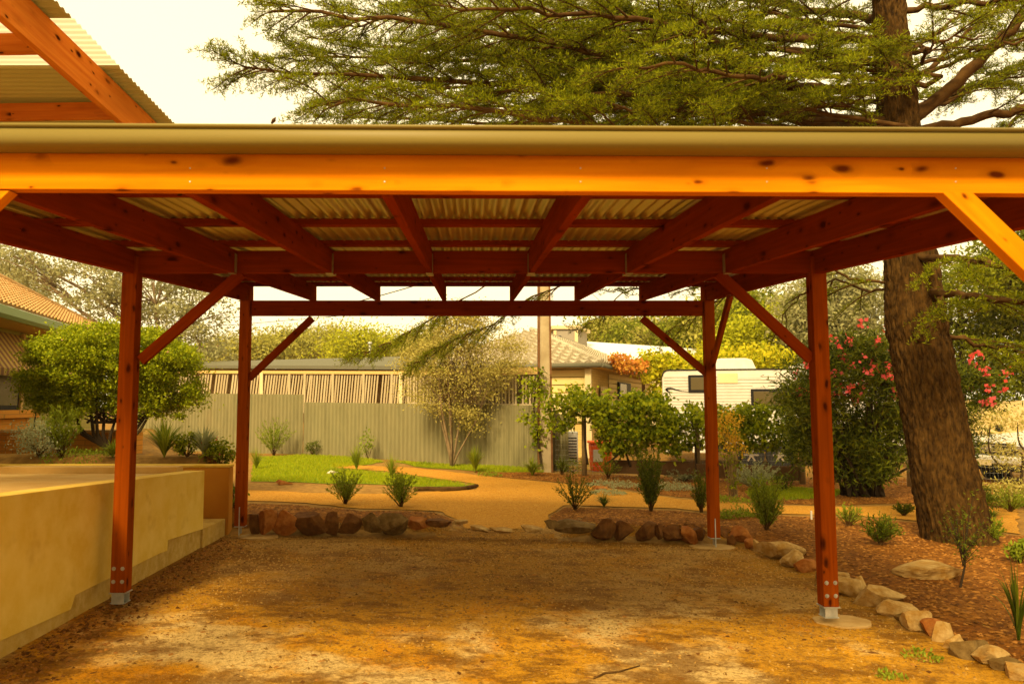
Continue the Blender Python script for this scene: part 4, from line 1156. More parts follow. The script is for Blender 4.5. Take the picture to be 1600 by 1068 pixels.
# big visible limbs (photo traced, at believable depths)
limb([at_trunk(215), P(1290, 192, 9.4), P(1180, 135, 9.0), P(1110, 58, 8.7), P(1050, -10, 8.4), P(900, -90, 8.0)], .13, .04, .25, 1.5, 1.0)
limb([P(1180, 112, 9.0), P(1110, 118, 8.8), P(1040, 125, 8.6), P(975, 98, 8.4), P(880, 70, 8.2), P(700, 40, 8.0), P(520, 22, 7.8), P(425, 18, 7.8)], .075, .014, .3, 1.3, 1.1)
limb([at_trunk(205), P(1320, 205, 9.6), P(1230, 180, 9.6), P(1130, 150, 9.5), P(1030, 158, 9.3), P(800, 130, 9.0), P(600, 120, 8.8), P(450, 112, 8.6), P(385, 107, 8.5)], .10, .010, .32, 1.5, 1.1)
limb([P(1130, 150, 9.5), P(1010, 175, 9.8), P(960, 140, 9.9), P(800, 80, 10.2), P(640, 75, 10.4), P(480, 58, 10.6)], .07, .012, .2, 1.5, 1.1)
limb([at_trunk(220), P(1250, 230, 8.6), P(1050, 215, 8.2), P(850, 185, 8.0), P(650, 165, 7.9), P(500, 160, 7.8)], .09, .012, .3, 1.4, 1.1)
limb([at_trunk(200), P(1280, 215, 10.6), P(1100, 230, 11.2), P(900, 205, 11.6), P(700, 190, 11.8), P(540, 185, 11.9)], .09, .012, .25, 1.7, 1.1)
limb([at_trunk(60), P(1280, 60, 9.0), P(1150, 55, 8.4), P(1000, 35, 7.9), P(850, 20, 7.6), P(700, 10, 7.4)], .08, .012, .25, 1.5, 1.1)
limb([at_trunk(90), P(1290, 110, 8.6), P(1200, 120, 7.9), P(1100, 110, 7.4), P(980, 100, 7.0)], .06, .012, .25, 1.3, 1.1)
limb([at_trunk(30), P(1300, 20, 10.4), P(1150, 0, 11.0), P(950, -10, 11.5), P(750, -20, 11.8), P(600, -5, 12)], .08, .012, .2, 1.7, 1.0)
limb([at_trunk(130), P(1300, 140, 10.6), P(1150, 120, 11.5), P(1000, 110, 12.2), P(840, 105, 12.8)], .07, .012, .2, 1.7, 1.0)
limb([at_trunk(0), P(1330, -30, 9.0), P(1230, -50, 8.2), P(1100, -50, 7.6)], .07, .012, .1, 1.4, 1.0)
for (x1_, y1_, Y1_, Ym) in ((560, 140, 9.4, 9.2), (470, 96, 9.8, 9.4), (640, 100, 9.0, 9.2), (700, 60, 8.4, 8.8), (620, 172, 10.4, 9.8), (760, 150, 8.2, 8.8), (820, 20, 9.4, 9.4), (540, 40, 9.4, 9.6), (880, 175, 8.0, 8.6), (950, 60, 9.2, 9.2), (1040, 185, 8.6, 9.0), (1000, 140, 11.0, 10.0),
                          (1120, 20, 9.8, 9.6), (1180, 100, 8.2, 8.8), (780, 100, 11.4, 10.4), (1240, 170, 8.4, 8.8), (900, 120, 12.2, 11.0), (1250, 40, 10.8, 10.0), (1100, 170, 11.6, 10.6), (640, 20, 10.6, 10.0), (1290, 90, 8.7, 9.0)):
    mid = (x1_ + 1395) / 2
    limb([at_trunk(min(235, y1_ + 45)), P(mid + 120, y1_ + 30, Ym), P(mid - 60, y1_ + 2, (Ym + Y1_) / 2), P(x1_ + 90, y1_ - 6, Y1_), P(x1_, y1_, Y1_)], .05, .010, .3, 1.35, 1.05)
for (x1_, y1_, Y1_) in ((1590, 60, 8.4), (1560, 120, 10.4), (1640, 195, 9.8), (1530, 15, 10.6), (1600, 105, 11.2), (1650, 40, 10.2), (1480, 60, 8.3), (1560, 215, 10.8), (1500, 130, 11.4)):
    limb([at_trunk(min(235, y1_ + 70)), P((1400 + x1_) / 2, y1_ + 38, (9.6 + Y1_) / 2), P(x1_ - 25, y1_ + 8, Y1_), P(x1_ + 60, y1_ - 4, Y1_)], .042, .010, .25, 1.1, .9, leafy_=.75)
# right side limbs
limb([at_trunk(200), P(1470, 150, 9.3), P(1540, 85, 9.1), P(1600, 20, 8.9), P(1680, -80, 8.7)], .12, .05, .5, 1.0, .45, leafy_=.6)
limb([at_trunk(215), P(1500, 190, 9.2), P(1600, 172, 8.9), P(1720, 150, 8.6)], .09, .04, .4, 1.0, .6, leafy_=.6)
limb([at_trunk(170), P(1460, 100, 9.9), P(1540, 30, 10.2), P(1620, -20, 10.4)], .06, .02, .3, 1.0, .8, leafy_=.7)
limb([at_trunk(20), P(1460, 12, 9.2), P(1540, 4, 8.6), P(1650, 0, 8.0)], .06, .02, .2, 1.1, .9)
limb([at_trunk(240), P(1520, 240, 10.2), P(1640, 130, 10.8)], .05, .02, .3, 1.2, .9)
# low drooping boughs seen under the roof, right of the trunk
limb([at_trunk(455), P(1500, 462, 8.6), P(1580, 470, 8.0), P(1680, 480, 7.4)], .07, .02, .25, .9, 1.4, droop=-.3)
limb([at_trunk(400), P(1500, 405, 8.2), P(1590, 420, 7.4), P(1700, 460, 6.8)], .06, .02, .3, .9, 1.4, droop=-.3)
limb([at_trunk(500), P(1500, 530, 9.6), P(1570, 545, 9.4), P(1660, 560, 9.2)], .045, .012, .25, .9, 1.3, droop=-.3)
limb([at_trunk(430), P(1340, 440, 9.6), P(1280, 410, 9.6), P(1200, 440, 9.7)], .03, .008, .15, .8, .8, droop=-.45, leafy_=.35)
limb([at_trunk(440), P(1360, 455, 10.2), P(1300, 440, 10.8), P(1240, 470, 11.2), P(1215, 520, 11.4)], .03, .006, .1, .9, .8, droop=-.5, leafy_=.3)
# long drooping sprays behind the carport (in front of the small tree)
limb([at_trunk(250), P(1200, 380, 12.0), P(1020, 430, 12.6), P(880, 440, 12.8), P(760, 510, 12.8), P(690, 540, 12.7), P(650, 566, 12.6)], .03, .005, .5, .95, .8, droop=-.35, leafy_=.5)
limb([at_trunk(245), P(1100, 340, 12.5), P(880, 400, 13.2), P(760, 445, 13.4), P(660, 505, 13.4), P(600, 540, 13.4), P(555, 552, 13.3)], .03, .005, .55, .95, .8, droop=-.35, leafy_=.5)
limb([P(1020, 430, 12.6), P(960, 470, 12.4), P(930, 500, 12.3), P(890, 520, 12.2)], .016, .004, .2, .6, .7, droop=-.4, leafy_=.4)
limb([P(1200, 380, 12.0), P(1150, 450, 11.6), P(1090, 490, 11.4), P(1040, 520, 11.3)], .02, .005, .2, .9, 1.0, droop=-.4, leafy_=.5)
limb([P(1150, 400, 11.8), P(1120, 440, 11.2), P(1010, 450, 11.0), P(950, 455, 10.9)], .018, .004, .3, .6, .9, droop=-.1, leafy_=.5)
mbr.build('branches', M['twig'], ced)
T = np.array(T_pos); TD = np.array(T_dir)
rep = 6
leaves('needles', np.repeat(T, rep, axis=0) + rng.normal(size=(len(T) * rep, 3)) * .01, .046, M['cedar'], ced, aspect=.2, dirs=np.repeat(TD, rep, axis=0), jitter=.85)

# ================================================================== IRON FENCE + POLE
def corr_panel(p0, p1, z0f, z1f, pitch, amp, name, m, parent, nper=6):
    p0, p1 = Vector(p0), Vector(p1); L = (p1 - p0).length; d = (p1 - p0).normalized(); nn = Vector((-d.y, d.x, 0)); V = []; Fc = []
    n = int(L / pitch * nper)
    for i in range(n + 1):
        t = i / n; q = p0.lerp(p1, t) + nn * amp * math.sin(2 * math.pi * t * L / pitch)
        V.append((q.x, q.y, z0f(q.x, q.y))); V.append((q.x, q.y, z1f(t)))
    for i in range(n): Fc.append((2 * i, 2 * i + 2, 2 * i + 3, 2 * i + 1))
    mb = MB(); mb.v = V; mb.f = Fc; mb.sm = [True] * len(Fc); return mb.build(name, m, parent)
YfR, YfL = 19.5, 28.0
fR = P(848, 640, YfR); fM = P(475, 640, 24.0); fL = P(190, 640, YfL); f2 = P(640, 640, 20.5)
fen = empty('iron_fence', (fM.x, fM.y, 0), 'long weathered grey corrugated iron fence behind the lawn', 'fence')
zb_ = lambda x, y: terr(x, y) - .03
def ztopf(pa, ya, Ya, pb, yb, Yb_):
    a, b = P(pa, ya, Ya).z, P(pb, yb, Yb_).z; return lambda t: a + (b - a) * t
corr_panel(fL, fM, zb_, ztopf(190, 613, YfL, 475, 616, 24.0), .15, .042, 'fence_panel', M['fence'], fen)
corr_panel(fM, fR, zb_, ztopf(475, 628, 24.0, 848, 633, YfR), .15, .042, 'fence_panel', M['fence'], fen)
cor = P(890, 640, 20.6)
corr_panel(fR, P(888, 640, 19.2), zb_, lambda t: P(888, 637 + 14 * t, 18.9).z, .15, .042, 'fence_panel', M['fence'], fen)
# stobie pole: concrete web between two steel flanges
Yp = 18.95; pc = Vector((P(851, 728, Yp).x, Yp, terr(P(851, 728, Yp).x, Yp)))
pl = empty('power_pole', (pc.x, Yp, pc.z), 'tall concrete and rusty steel power pole at the end of the iron fence', 'pole')
x0, x1 = P(845, 500, Yp).x, P(857.5, 500, Yp).x; pw = P(862, 600, Yp).x - P(841, 600, Yp).x
xm = P(851, 600, Yp).x
MB().prism([Vector((xm - pw * .42, Yp - .05, pc.z - .3)), Vector((xm + pw * .42, Yp - .05, pc.z - .3)), Vector((xm + pw * .26, Yp - .05, 9)), Vector((xm - pw * .26, Yp - .05, 9))], (0, .14, 0)).build('concrete_web', M['conc_p'], pl)
for s in (-1, 1):
    MB().prism([Vector((xm + s * pw * .42, Yp - .08, pc.z - .3)), Vector((xm + s * pw * .56, Yp - .08, pc.z - .3)), Vector((xm + s * pw * .38, Yp - .08, 9.02)), Vector((xm + s * pw * .26, Yp - .08, 9.02))], (0, .2, 0)).build('steel_flange', M['steel_r'], pl)
MB().box((xm, Yp, 8.6), (2.4, .1, .12)).build('crossarm', M['steel_r'], pl)
# power lines
def wire(a, b, r, label, sag=.03):
    o = MB().tube(curve_pts(a, b, 16, -sag), r, 4).build('power_line', M['black'], None); tag(o, label, 'power line', 'overhead power lines')
wire(P(-100, 530, 45), P(640, 483, 45), .02, 'lowest thin overhead wire in the pale sky left of the rear beam centre', .01)
wire(P(-100, 514, 45), P(640, 474, 45), .02, 'middle thin overhead wire in the pale sky left of the rear beam centre', .01)
wire(P(530, 478, 40), P(700, 430, 38), .03, 'thin overhead wire seen between the rear rafters', .01)
wire(P(905, 440, 30), P(1075, 590, 30), .012, 'service wire running down to the tiled house', .01)
# tall slatted screen standing just behind the right end of the iron fence
ss = empty('slat_screen', (P(745, 640, 21).x, 21, 0), 'pale upright slat screen above the right end of the iron fence', 'screen')
mb = MB(); px = 636.0
while px < 846:
    Ys = fence_y(px) + .35; top = P(px, 588 + random.uniform(-2, 2), Ys); bo = P(px, 640, Ys); wd_ = random.uniform(.03, .06)
    if random.random() < .93: mb.prism([bo, bo + Vector((wd_, 0, 0)), top + Vector((wd_, 0, 0)), top], (0, .02, 0))
    px += random.choice((4.6, 5.2, 6.0))
mb.build('slats', M['slat'], ss)
MB().prism([P(634, 590, fence_y(634) + .8), P(847, 582, fence_y(847) + .8), P(847, 645, fence_y(847) + .8), P(634, 645, fence_y(634) + .8)], (0, .03, 0)).build('backing_board', mat('dark_screen_backing', (.14, .10, .045), .9), ss)
MB().prism([P(636, 628, fence_y(636) + .32), P(847, 631, fence_y(847) + .32), P(847, 635, fence_y(847) + .32), P(636, 632, fence_y(636) + .32)], (0, .02, 0)).build('rail', M['slat'], ss)
MB().prism([P(775, 575, 20.6), P(850, 573, 20.3), P(850, 584, 20.3), P(775, 586, 20.6)], (0, .05, 0)).build('top_fascia', M['creamd'], ss)
MB().prism([P(858, 640, 19.05), P(873, 643, 19.2), P(873, 724, 19.2), P(858, 727, 19.05)], (0, .04, 0)).build('end_sheet', mat('dark_end_sheet', (.09, .07, .03), .8), ss)
# vine on the end of the iron fence
def vine(name, boxes, n, leaf, m, label, Y, wires=(), stems=(), flat=.25, posts=None, group=None):
    cx_ = P((boxes[0][0] + boxes[0][2]) / 2, 640, Y).x
    e = empty(name, (cx_, Y, terr(cx_, Y)), label, 'vine', group)
    pos = []; areas = np.array([(b[2] - b[0]) * (b[3] - b[1]) for b in boxes], float); areas /= areas.sum()
    for b, a in zip(boxes, areas):
        k = max(4, int(n * a)); nsub = max(6, int(k / 24))
        sx = [(random.uniform(b[0] - 8, b[2] + 8), random.uniform(b[1], b[3]) + 7 * noise.noise(Vector((b[0], _ * .7, 3))), random.gauss(0, flat)) for _ in range(nsub)]
        for _ in range(k):
            s_ = random.choice(sx); q = P(s_[0] + random.gauss(0, 6), s_[1] + random.gauss(0, 5), Y + s_[2] + random.gauss(0, .05)); pos.append(tuple(q))
    dirs = np.tile(np.array([0, -.3, -.8]), (len(pos), 1))
    leaves('vine_leaves', pos, leaf, m, e, aspect=.9, dirs=dirs, jitter=.9)
    mb = MB()
    for w_ in stems:
        pts = [P(a, b, Y + random.uniform(-.06, .06)) for a, b in w_]; pts = spline(pts, 14); mb.tube(pts, list(np.linspace(.03, .01, 14)), 6)
    if stems: mb.build('vine_stem', M['bark_d'], e)
    return e
vine('vine', [(822, 590, 840, 640), (822, 640, 838, 690), (838, 574, 846, 600)], 620, .085, M['vine'], 'creeper hanging on the end of the iron fence left of the power pole', Yp - .12, stems=[[(846, 728), (840, 680), (834, 630), (842, 580)]], flat=.06)

# ================================================================== NEIGHBOUR: LONG LOW BUILDING WITH SLATS
Yn = 30.5
nb = empty('long_shed', (P(560, 640, Yn).x, Yn, 0), 'long low building with grey metal roof and slatted screen behind the iron fence', 'building')
a, b = P(225, 577, Yn + 1.5), P(848, 578, Yn - 1.5)
MB().prism([P(225, 574, Yn + 1.5), P(850, 579, Yn - 1.5), P(850, 572, Yn - 1.5), P(640, 556, Yn + 5), P(560, 560, Yn + 5), P(225, 569, Yn + 5)][:3] + [P(225, 570, Yn + 1.5)], (0, .05, 0)).build('gutter', M['darkgut'], nb)
mb = MB(); mb.quad(P(225, 571, Yn + 1.5), P(850, 573, Yn - 1.5), P(815, 552, Yn + 6), P(300, 565, Yn + 7)); mb.build('roof', M['roofgrey'], nb)
beam('fascia', P(225, 580.5, Yn + 1.52), P(850, 583, Yn - 1.45), .05, .12, M['creamd'], nb)
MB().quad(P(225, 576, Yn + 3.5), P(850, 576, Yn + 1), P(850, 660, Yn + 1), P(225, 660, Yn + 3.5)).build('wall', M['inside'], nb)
mb = MB()
def xt(px): return Yn + 1.5 - 3.0 * (px - 225) / 625
px = 262.0
while px < 640:
    lean = 7 if px < 480 else 5
    if random.random() < .95:
        Yl = xt(px) - .02; t = P(px + lean, 584, Yl); bo = P(px, 640, Yl); wd_ = random.uniform(.05, .075)
        mb.prism([bo, bo + Vector((wd_, 0, 0)), t + Vector((wd_, 0, 0)), t], (0, .02, 0))
    px += 4.3
while px < 848:
    Yl = xt(px) - .02; t = P(px + 1, 586 + random.uniform(-1, 1), Yl); bo = P(px, 645, Yl); wd_ = random.uniform(.04, .07)
    mb.prism([bo, bo + Vector((wd_, 0, 0)), t + Vector((wd_, 0, 0)), t], (0, .02, 0)); px += 5.2
mb.build('slat_screen', M['slat'], nb)
for px in (408, 626): MB().prism([P(px - 2.6, 582, xt(px) - .12), P(px + 2.6, 582, xt(px) - .12), P(px + 2.6, 660, xt(px) - .12), P(px - 2.6, 660, xt(px) - .12)], (0, .08, 0)).build('verandah_post', M['cream'], nb)
for px in (452, 476, 520, 568, 612, 660, 700, 745, 790, 828): MB().prism([P(px - 1.8, 584, xt(px) - .06), P(px + 1.8, 584, xt(px) - .06), P(px + .6, 645, xt(px) - .06), P(px - 3, 645, xt(px) - .06)], (0, .03, 0)).build('screen_stud', M['slat'], nb)
if 0: beam('screen_rail', P(480, 612, xt(480) - .1), P(640, 612, xt(640) - .1), .03, .06, M['creamd'], nb)
cflu = P(578, 565, Yn + 2)
MB().tube([P(578, 568, Yn + 2), P(578, 536, Yn + 2)], .05, 8).tube([P(578, 538, Yn + 2), P(578, 534, Yn + 2)], .09, 8).build('flue', M['galv'], nb)

# ================================================================== TILED ROOF HELPER
def tile_roof(name, A, B, D, E, m, parent, rows, tw=.30, lift=.035):
    """A,B eave left/right; E,D top left/right. tiled courses from eave to ridge"""
    A, B, D, E = map(Vector, (A, B, D, E)); n = (B - A).cross(E - A).normalized()
    if n.z < 0: n = -n
    V = []; Fc = []; L = (B - A).length; K = max(8, int(L / tw) * 6)
    d = (B - A).normalized()
    for r in range(rows):
        t0, t1 = r / rows, (r + 1.08) / rows; t1 = min(t1, 1)
        for (t, up_) in ((t0, lift), (t1, .0)):
            l_, r_ = A.lerp(E, t), B.lerp(D, t)
            for i in range(K + 1):
                p = l_.lerp(r_, i / K); s_ = (p - A).dot(d); w_ = .13 * tw * math.sin(2 * math.pi * s_ / tw + (r % 2) * .0)
                V.append(tuple(p + n * (up_ + w_ + .02)))
        # riser face of each course
        b0 = len(V) - 2 * (K + 1)
        l_, r_ = A.lerp(E, t0), B.lerp(D, t0)
        for i in range(K + 1): V.append(tuple(l_.lerp(r_, i / K) + n * .0))
        for i in range(K):
            Fc.append((b0 + i, b0 + i + 1, b0 + K + 1 + i + 1, b0 + K + 1 + i)); Fc.append((b0 + 2 * (K + 1) + i, b0 + 2 * (K + 1) + i + 1, b0 + i + 1, b0 + i))
    mb = MB(); mb.v = V; mb.f = Fc; mb.sm = [False] * len(Fc); return mb.build(name, m, parent)

# ================================================================== TILED NEIGHBOUR HOUSE
zh = 2.92
C2 = P(940, 567, 24.2); C2.z = zh
dv = Vector((.36, .933, 0)).normalized(); du = Vector((-.933, .36, 0)).normalized()
hs = empty('tiled_house', C2 - Vector((0, 0, zh)), 'cream house with grey tiled hip roof right of the power pole', 'house')
Wd, Ln = 6.6, 14.0
K1 = C2 + du * Wd; K3 = C2 + dv * Ln; K4 = K1 + dv * Ln
r0 = C2 + du * Wd / 2 + dv * Wd / 2 + Vector((0, 0, 1.45)); r1 = C2 + du * Wd / 2 + dv * (Ln - Wd / 2) + Vector((0, 0, 1.45))
tile_roof('roof', K1, C2, r0, r0, M['tile2'], hs, 12, .34, .10)
tile_roof('roof', C2, K3, r1, r0, M['tile2'], hs, 12, .34, .10)
tile_roof('roof', K3, K4, r1, r1, M['tile2'], hs, 8); tile_roof('roof', K4, K1, r0, r1, M['tile2'], hs, 8)
mb = MB(); mb.tube([C2 + Vector((0, 0, .08)), r0 + Vector((0, 0, .08)), r1 + Vector((0, 0, .08))], .09, 7); mb.build('ridge_cap', M['tile2'], hs)
mb = MB()
for a, b in ((K1, C2), (C2, K3)): mb.tube([a - Vector((0, 0, .03)), b - Vector((0, 0, .03))], .075, 6)
mb.build('gutter', M['darkgut'], hs)
ins = .45
def hp(u, v, z): return C2 + du * u + dv * v + Vector((0, 0, z - zh))
mb = MB(); mb.quad(hp(0, 0, zh - .1), hp(Wd, 0, zh - .1), hp(Wd, Ln, zh - .1), hp(0, Ln, zh - .1)); mb.build('soffit', M['creamd'], hs)
# walls: brick with weatherboard upper band
mb = MB(); mb.quad(hp(ins, ins, -.3), hp(Wd - ins, ins, -.3), hp(Wd - ins, ins, zh - .12), hp(ins, ins, zh - .12)); mb.quad(hp(ins, ins, -.3), hp(ins, Ln - ins, -.3), hp(ins, Ln - ins, zh - .12), hp(ins, ins, zh - .12))
mb.build('wall', M['brick2'], hs)
def panel(name, u0, u1, z0, z1, m, face='front', off=.02, th=.04):
    if face == 'front': pts = [hp(u0, ins - off, z0), hp(u1, ins - off, z0), hp(u1, ins - off, z1), hp(u0, ins - off, z1)]; ax = -dv * th
    else: pts = [hp(ins - off, u0, z0), hp(ins - off, u1, z0), hp(ins - off, u1, z1), hp(ins - off, u0, z1)]; ax = -du * th
    return MB().prism(pts, ax).build(name, m, hs)
for i in range(7):
    z0 = 1.05 + i * .25; panel('weatherboard', ins, 2.6, z0, z0 + .215, M['board'], 'front', .02, .035)
panel('roller_shutter', 1.0, 2.2, .7, 2.0, M['cream'], 'front', .08, .04)
panel('corner_post', .40, .60, -.3, zh - .13, M['cream'], 'front', .1, .1)
for i in range(8):
    z0 = 1.4 + i * .17; panel('weatherboard', 3.2, Ln - .6, z0, z0 + .145, M['board'], 'side', .02, .035)
w_ = panel('window', 4.7, 7.3, 1.85, 2.5, M['black'], 'side', .07, .06); 
MB().prism([hp(ins - .14, 4.85, 1.9), hp(ins - .14, 6.2, 1.9), hp(ins - .14, 6.2, 2.44), hp(ins - .14, 4.85, 2.44)], -du * .01).build('pane', M['glass2'], w_)
panel('roller_shutter', 1.6, 2.6, 1.5, 2.25, M['cream'], 'side', .07, .05)
panel('meter_box', 2.9, 3.3, 1.2, 1.75, M['galv'], 'side', .07, .12)
# air conditioner unit / gas box on the wall foot, bin
c = GT(890, 722)
gb = empty('air_conditioner', (c.x, 20.6, c.z), 'grey air conditioner unit standing against the cream wall', 'air conditioner')
q = P(890, 700, 20.6)
MB().box((q.x, 20.6, c.z + .5), (.42, .3, .9)).build('casing', M['galv'], gb, bevel=.02)
mb = MB()
for i in range(9): mb.box((q.x, 20.44, c.z + .18 + i * .075), (.34, .01, .03))
mb.build('grille', M['black'], gb)
q = P(938, 700, 19.6); zt_ = terr(q.x, q.y)
bn = empty('red_bin', (q.x, 19.6, zt_), 'red wheelie bin with white label behind the vine fence', 'bin')
mb = MB(); zt2 = P(938, 693, 19.6).z; mb.prism([Vector((q.x - .22, 19.4, zt_)), Vector((q.x + .22, 19.4, zt_)), Vector((q.x + .27, 19.35, zt2)), Vector((q.x - .27, 19.35, zt2))], (0, .5, 0)); mb.build('body', M['red'], bn, bevel=.03)
MB().box((q.x, 19.6, zt2 + .04), (.6, .58, .07)).build('lid', M['red'], bn, bevel=.03)
MB().box((q.x - .1, 19.35, zt2 - .28), (.24, .02, .3)).build('sticker', M['white'], bn)
# grey box building and pale long roof beyond
Yx = 42.0
bx = empty('grey_block', (P(890, 640, Yx).x, Yx, 0), 'small grey parapet block showing above the tiled roof', 'building')
pA, pB, pC = P(866, 514, Yx), P(902, 513, Yx), P(917, 514, Yx + 2.5)
MB().prism([Vector((pA.x, Yx, 0)), Vector((pB.x, Yx, 0)), Vector((pC.x, Yx + 2.5, 0)), Vector((pA.x, Yx + 4, 0))], (0, 0, pA.z)).build('wall', mat('grey_cladding', (.30, .25, .18), .8), bx)
MB().prism([Vector((pA.x - .15, Yx - .12, pA.z)), Vector((pB.x + .1, Yx - .12, pA.z)), Vector((pC.x + .2, Yx + 2.5, pA.z)), Vector((pA.x - .1, Yx + 4, pA.z))], (0, 0, .18)).build('coping', M['cream'], bx)
for (l_, r_) in ((865, 869.5), (898, 903)): MB().prism([P(l_, 516, Yx - .06), P(r_, 516, Yx - .06), P(r_, 560, Yx - .06), P(l_, 560, Yx - .06)], (0, .05, 0)).build('pilaster', M['cream'], bx)
MB().prism([P(871, 524, Yx - .05), P(877, 524, Yx - .05), P(877, 533, Yx - .05), P(871, 533, Yx - .05)], (0, .04, 0)).build('window', M['glass'], bx)
Yw = 44.0
wr = empty('white_roofed_shed', (P(1000, 640, Yw).x, Yw, 0), 'long shed with a pale sheet metal roof behind the vine covered pergola', 'building')
MB().quad(P(912, 562, Yw - 3), P(1130, 570, Yw - 3), P(1095, 545, Yw + 2), P(912, 533, Yw + 2)).build('roof', M['white_roof'], wr)
q1, q2 = P(915, 562, Yw - 2.9), P(1128, 570, Yw - 2.9)
MB().prism([Vector((q1.x, q1.y, 0)), Vector((q2.x, q2.y, 0)), q2, q1], (0, 4.5, 0)).build('wall', M['cream'], wr)

# ================================================================== CARAVAN
Yv = 22.2
vx0, vx1 = P(1036, 640, Yv).x, P(1036, 640, Yv).x + 6.6
zt_, zg = P(1100, 578, Yv).z, -.12
zb2 = P(1100, 692, Yv).z
cv = empty('caravan', (vx0, Yv, zg), 'white ribbed caravan with dark windows parked behind the vine fence', 'caravan')
rr = .17; prof = []
for a in range(7): th = math.pi / 2 * a / 6; prof.append((vx0 + rr - rr * math.cos(th), zt_ - rr + rr * math.sin(th)))
for a in range(7): th = math.pi / 2 * a / 6; prof.append((vx1 - rr + rr * math.sin(th), zt_ - rr + rr * math.cos(th)))
prof += [(vx1, zb2), (vx0, zb2)]
MB().prism([Vector((x, Yv + .012, z)) for x, z in prof], (0, 2.3, 0)).build('body', M['white'], cv, bevel=.015)
# ribs
mb = MB(); z = zb2 + .06
while z < zt_ - .16:
    x0_, x1_ = vx0 + .04, vx1 - .04
    if z > zt_ - rr: x0_ += rr * (1 - math.sqrt(max(0, 1 - ((z - zt_ + rr) / rr) ** 2))); x1_ -= x0_ - vx0 - .04
    k = len(mb.v)
    for x in (x0_, x1_): mb.v += [(x, Yv + .011, z), (x, Yv - .012, z + .015), (x, Yv - .016, z + .062), (x, Yv + .011, z + .078)]
    for i in range(3): mb.f.append((k + i, k + i + 1, k + 5 + i, k + 4 + i)); mb.sm.append(False)
    z += .086
mb.build('side_cladding', M['white'], cv)
mb = MB(); mb.tube([Vector((x, Yv - .006, z)) for x, z in prof[:14]], .018, 6); mb.build('edge_trim', M['black'], cv)
def cwin(x0, y0, x1, y1, name='window', m=None):
    a, b = P(x0, y0, Yv - .03), P(x1, y1, Yv - .03)
    f = MB().box(((a.x + b.x) / 2, Yv - .03, (a.z + b.z) / 2), (b.x - a.x, .04, a.z - b.z)).build(name, M['black'], cv, bevel=.02)
    MB().box(((a.x + b.x) / 2, Yv - .053, (a.z + b.z) / 2), (b.x - a.x - .14, .012, a.z - b.z - .14)).build('pane', M['glass2'], f, bevel=.01)
    return f
cwin(1074, 586, 1112, 613); cwin(1166, 608, 1236, 637)
a, b = P(1117, 584, Yv), P(1147, 599, Yv)
mb = MB(); mb.box(((a.x + b.x) / 2, Yv - .02, (a.z + b.z) / 2), (b.x - a.x, .02, a.z - b.z))
mb.build('vent', M['cream'], cv, bevel=.005)
for (x0, y0, x1, y1) in ((1147, 584, 1180, 592), (1168, 600, 1190, 606)):
    a, b = P(x0, y0, Yv), P(x1, y1, Yv); MB().box(((a.x + b.x) / 2, Yv - .016, (a.z + b.z) / 2), (b.x - a.x, .016, a.z - b.z)).build('hatch', M['white'], cv, bevel=.004)
pts = [P(x, y, Yv - .02) for x, y in ((1049, 613), (1042, 610), (1042, 607), (1050, 606.5), (1060, 610), (1076, 612))]
MB().tube(spline(pts, 14), [.008, .012, .02, .025, .03, .03, .026, .022, .02, .016, .013, .01, .006, .003], 5).build('decal', M['black'], cv)
# air conditioner dome on roof
a, b = P(1094, 578, Yv + .8), P(1162, 567, Yv + .8)
pts = [Vector((a.x, Yv + .5, zt_ + .005)), Vector((b.x, Yv + .5, zt_ + .005)), Vector((b.x - .12, Yv + .5, b.z + .05)), Vector((b.x - .3, Yv + .5, b.z + .1)), Vector((a.x + .3, Yv + .5, b.z + .1)), Vector((a.x + .06, Yv + .5, b.z + .02))]
MB().prism(pts, (0, .9, 0)).build('roof_unit', M['white'], cv, bevel=.04)
a = P(1214, 574, Yv + .8); MB().box((a.x + .2, Yv + .9, zt_ + .06), (.5, .5, .12)).build('roof_hatch', M['white'], cv, bevel=.03)
# chassis, skirt, wheels, door frames
MB().box(((vx0 + vx1) / 2, Yv + .6, (zb2 + zg) / 2 + .22), (vx1 - vx0 - .5, 1.0, zb2 - zg - .45)).build('chassis', M['black'], cv)
for (x0, x1) in ((1040, 1065), (1080, 1100)):
    a, b = P(x0, 668, Yv - .02), P(x1, 706, Yv - .02); f = MB()
    f.box(((a.x + b.x) / 2, Yv - .03, b.z + .03), (b.x - a.x, .03, .06)); f.box((a.x + .03, Yv - .03, (a.z + b.z) / 2), (.05, .028, a.z - b.z)); f.box((b.x - .03, Yv - .03, (a.z + b.z) / 2), (.05, .028, a.z - b.z))
    f.build('step_frame', M['white'], cv)
for px in (1165, 1206):
    q = P(px, 722, Yv + .1); w1 = MB().tube([Vector((q.x, Yv, zg + .36)), Vector((q.x, Yv + .24, zg + .36))], .36, 24).build('wheel', M['rubber'], cv)
    mb = MB().tube([Vector((q.x, Yv - .01, zg + .36)), Vector((q.x, Yv - .03, zg + .36))], .07, 12)
    for i in range(6):
        th = i * math.pi / 3; mb.box((q.x + .13 * math.cos(th), Yv - .012, zg + .36 + .13 * math.sin(th)), (.13, .02, .05), Matrix.Rotation(-th, 3, 'Y'))
    mb.build('rim', M['chrome'], w1)

cv.rotation_euler = (0, 0, R(-13.5))

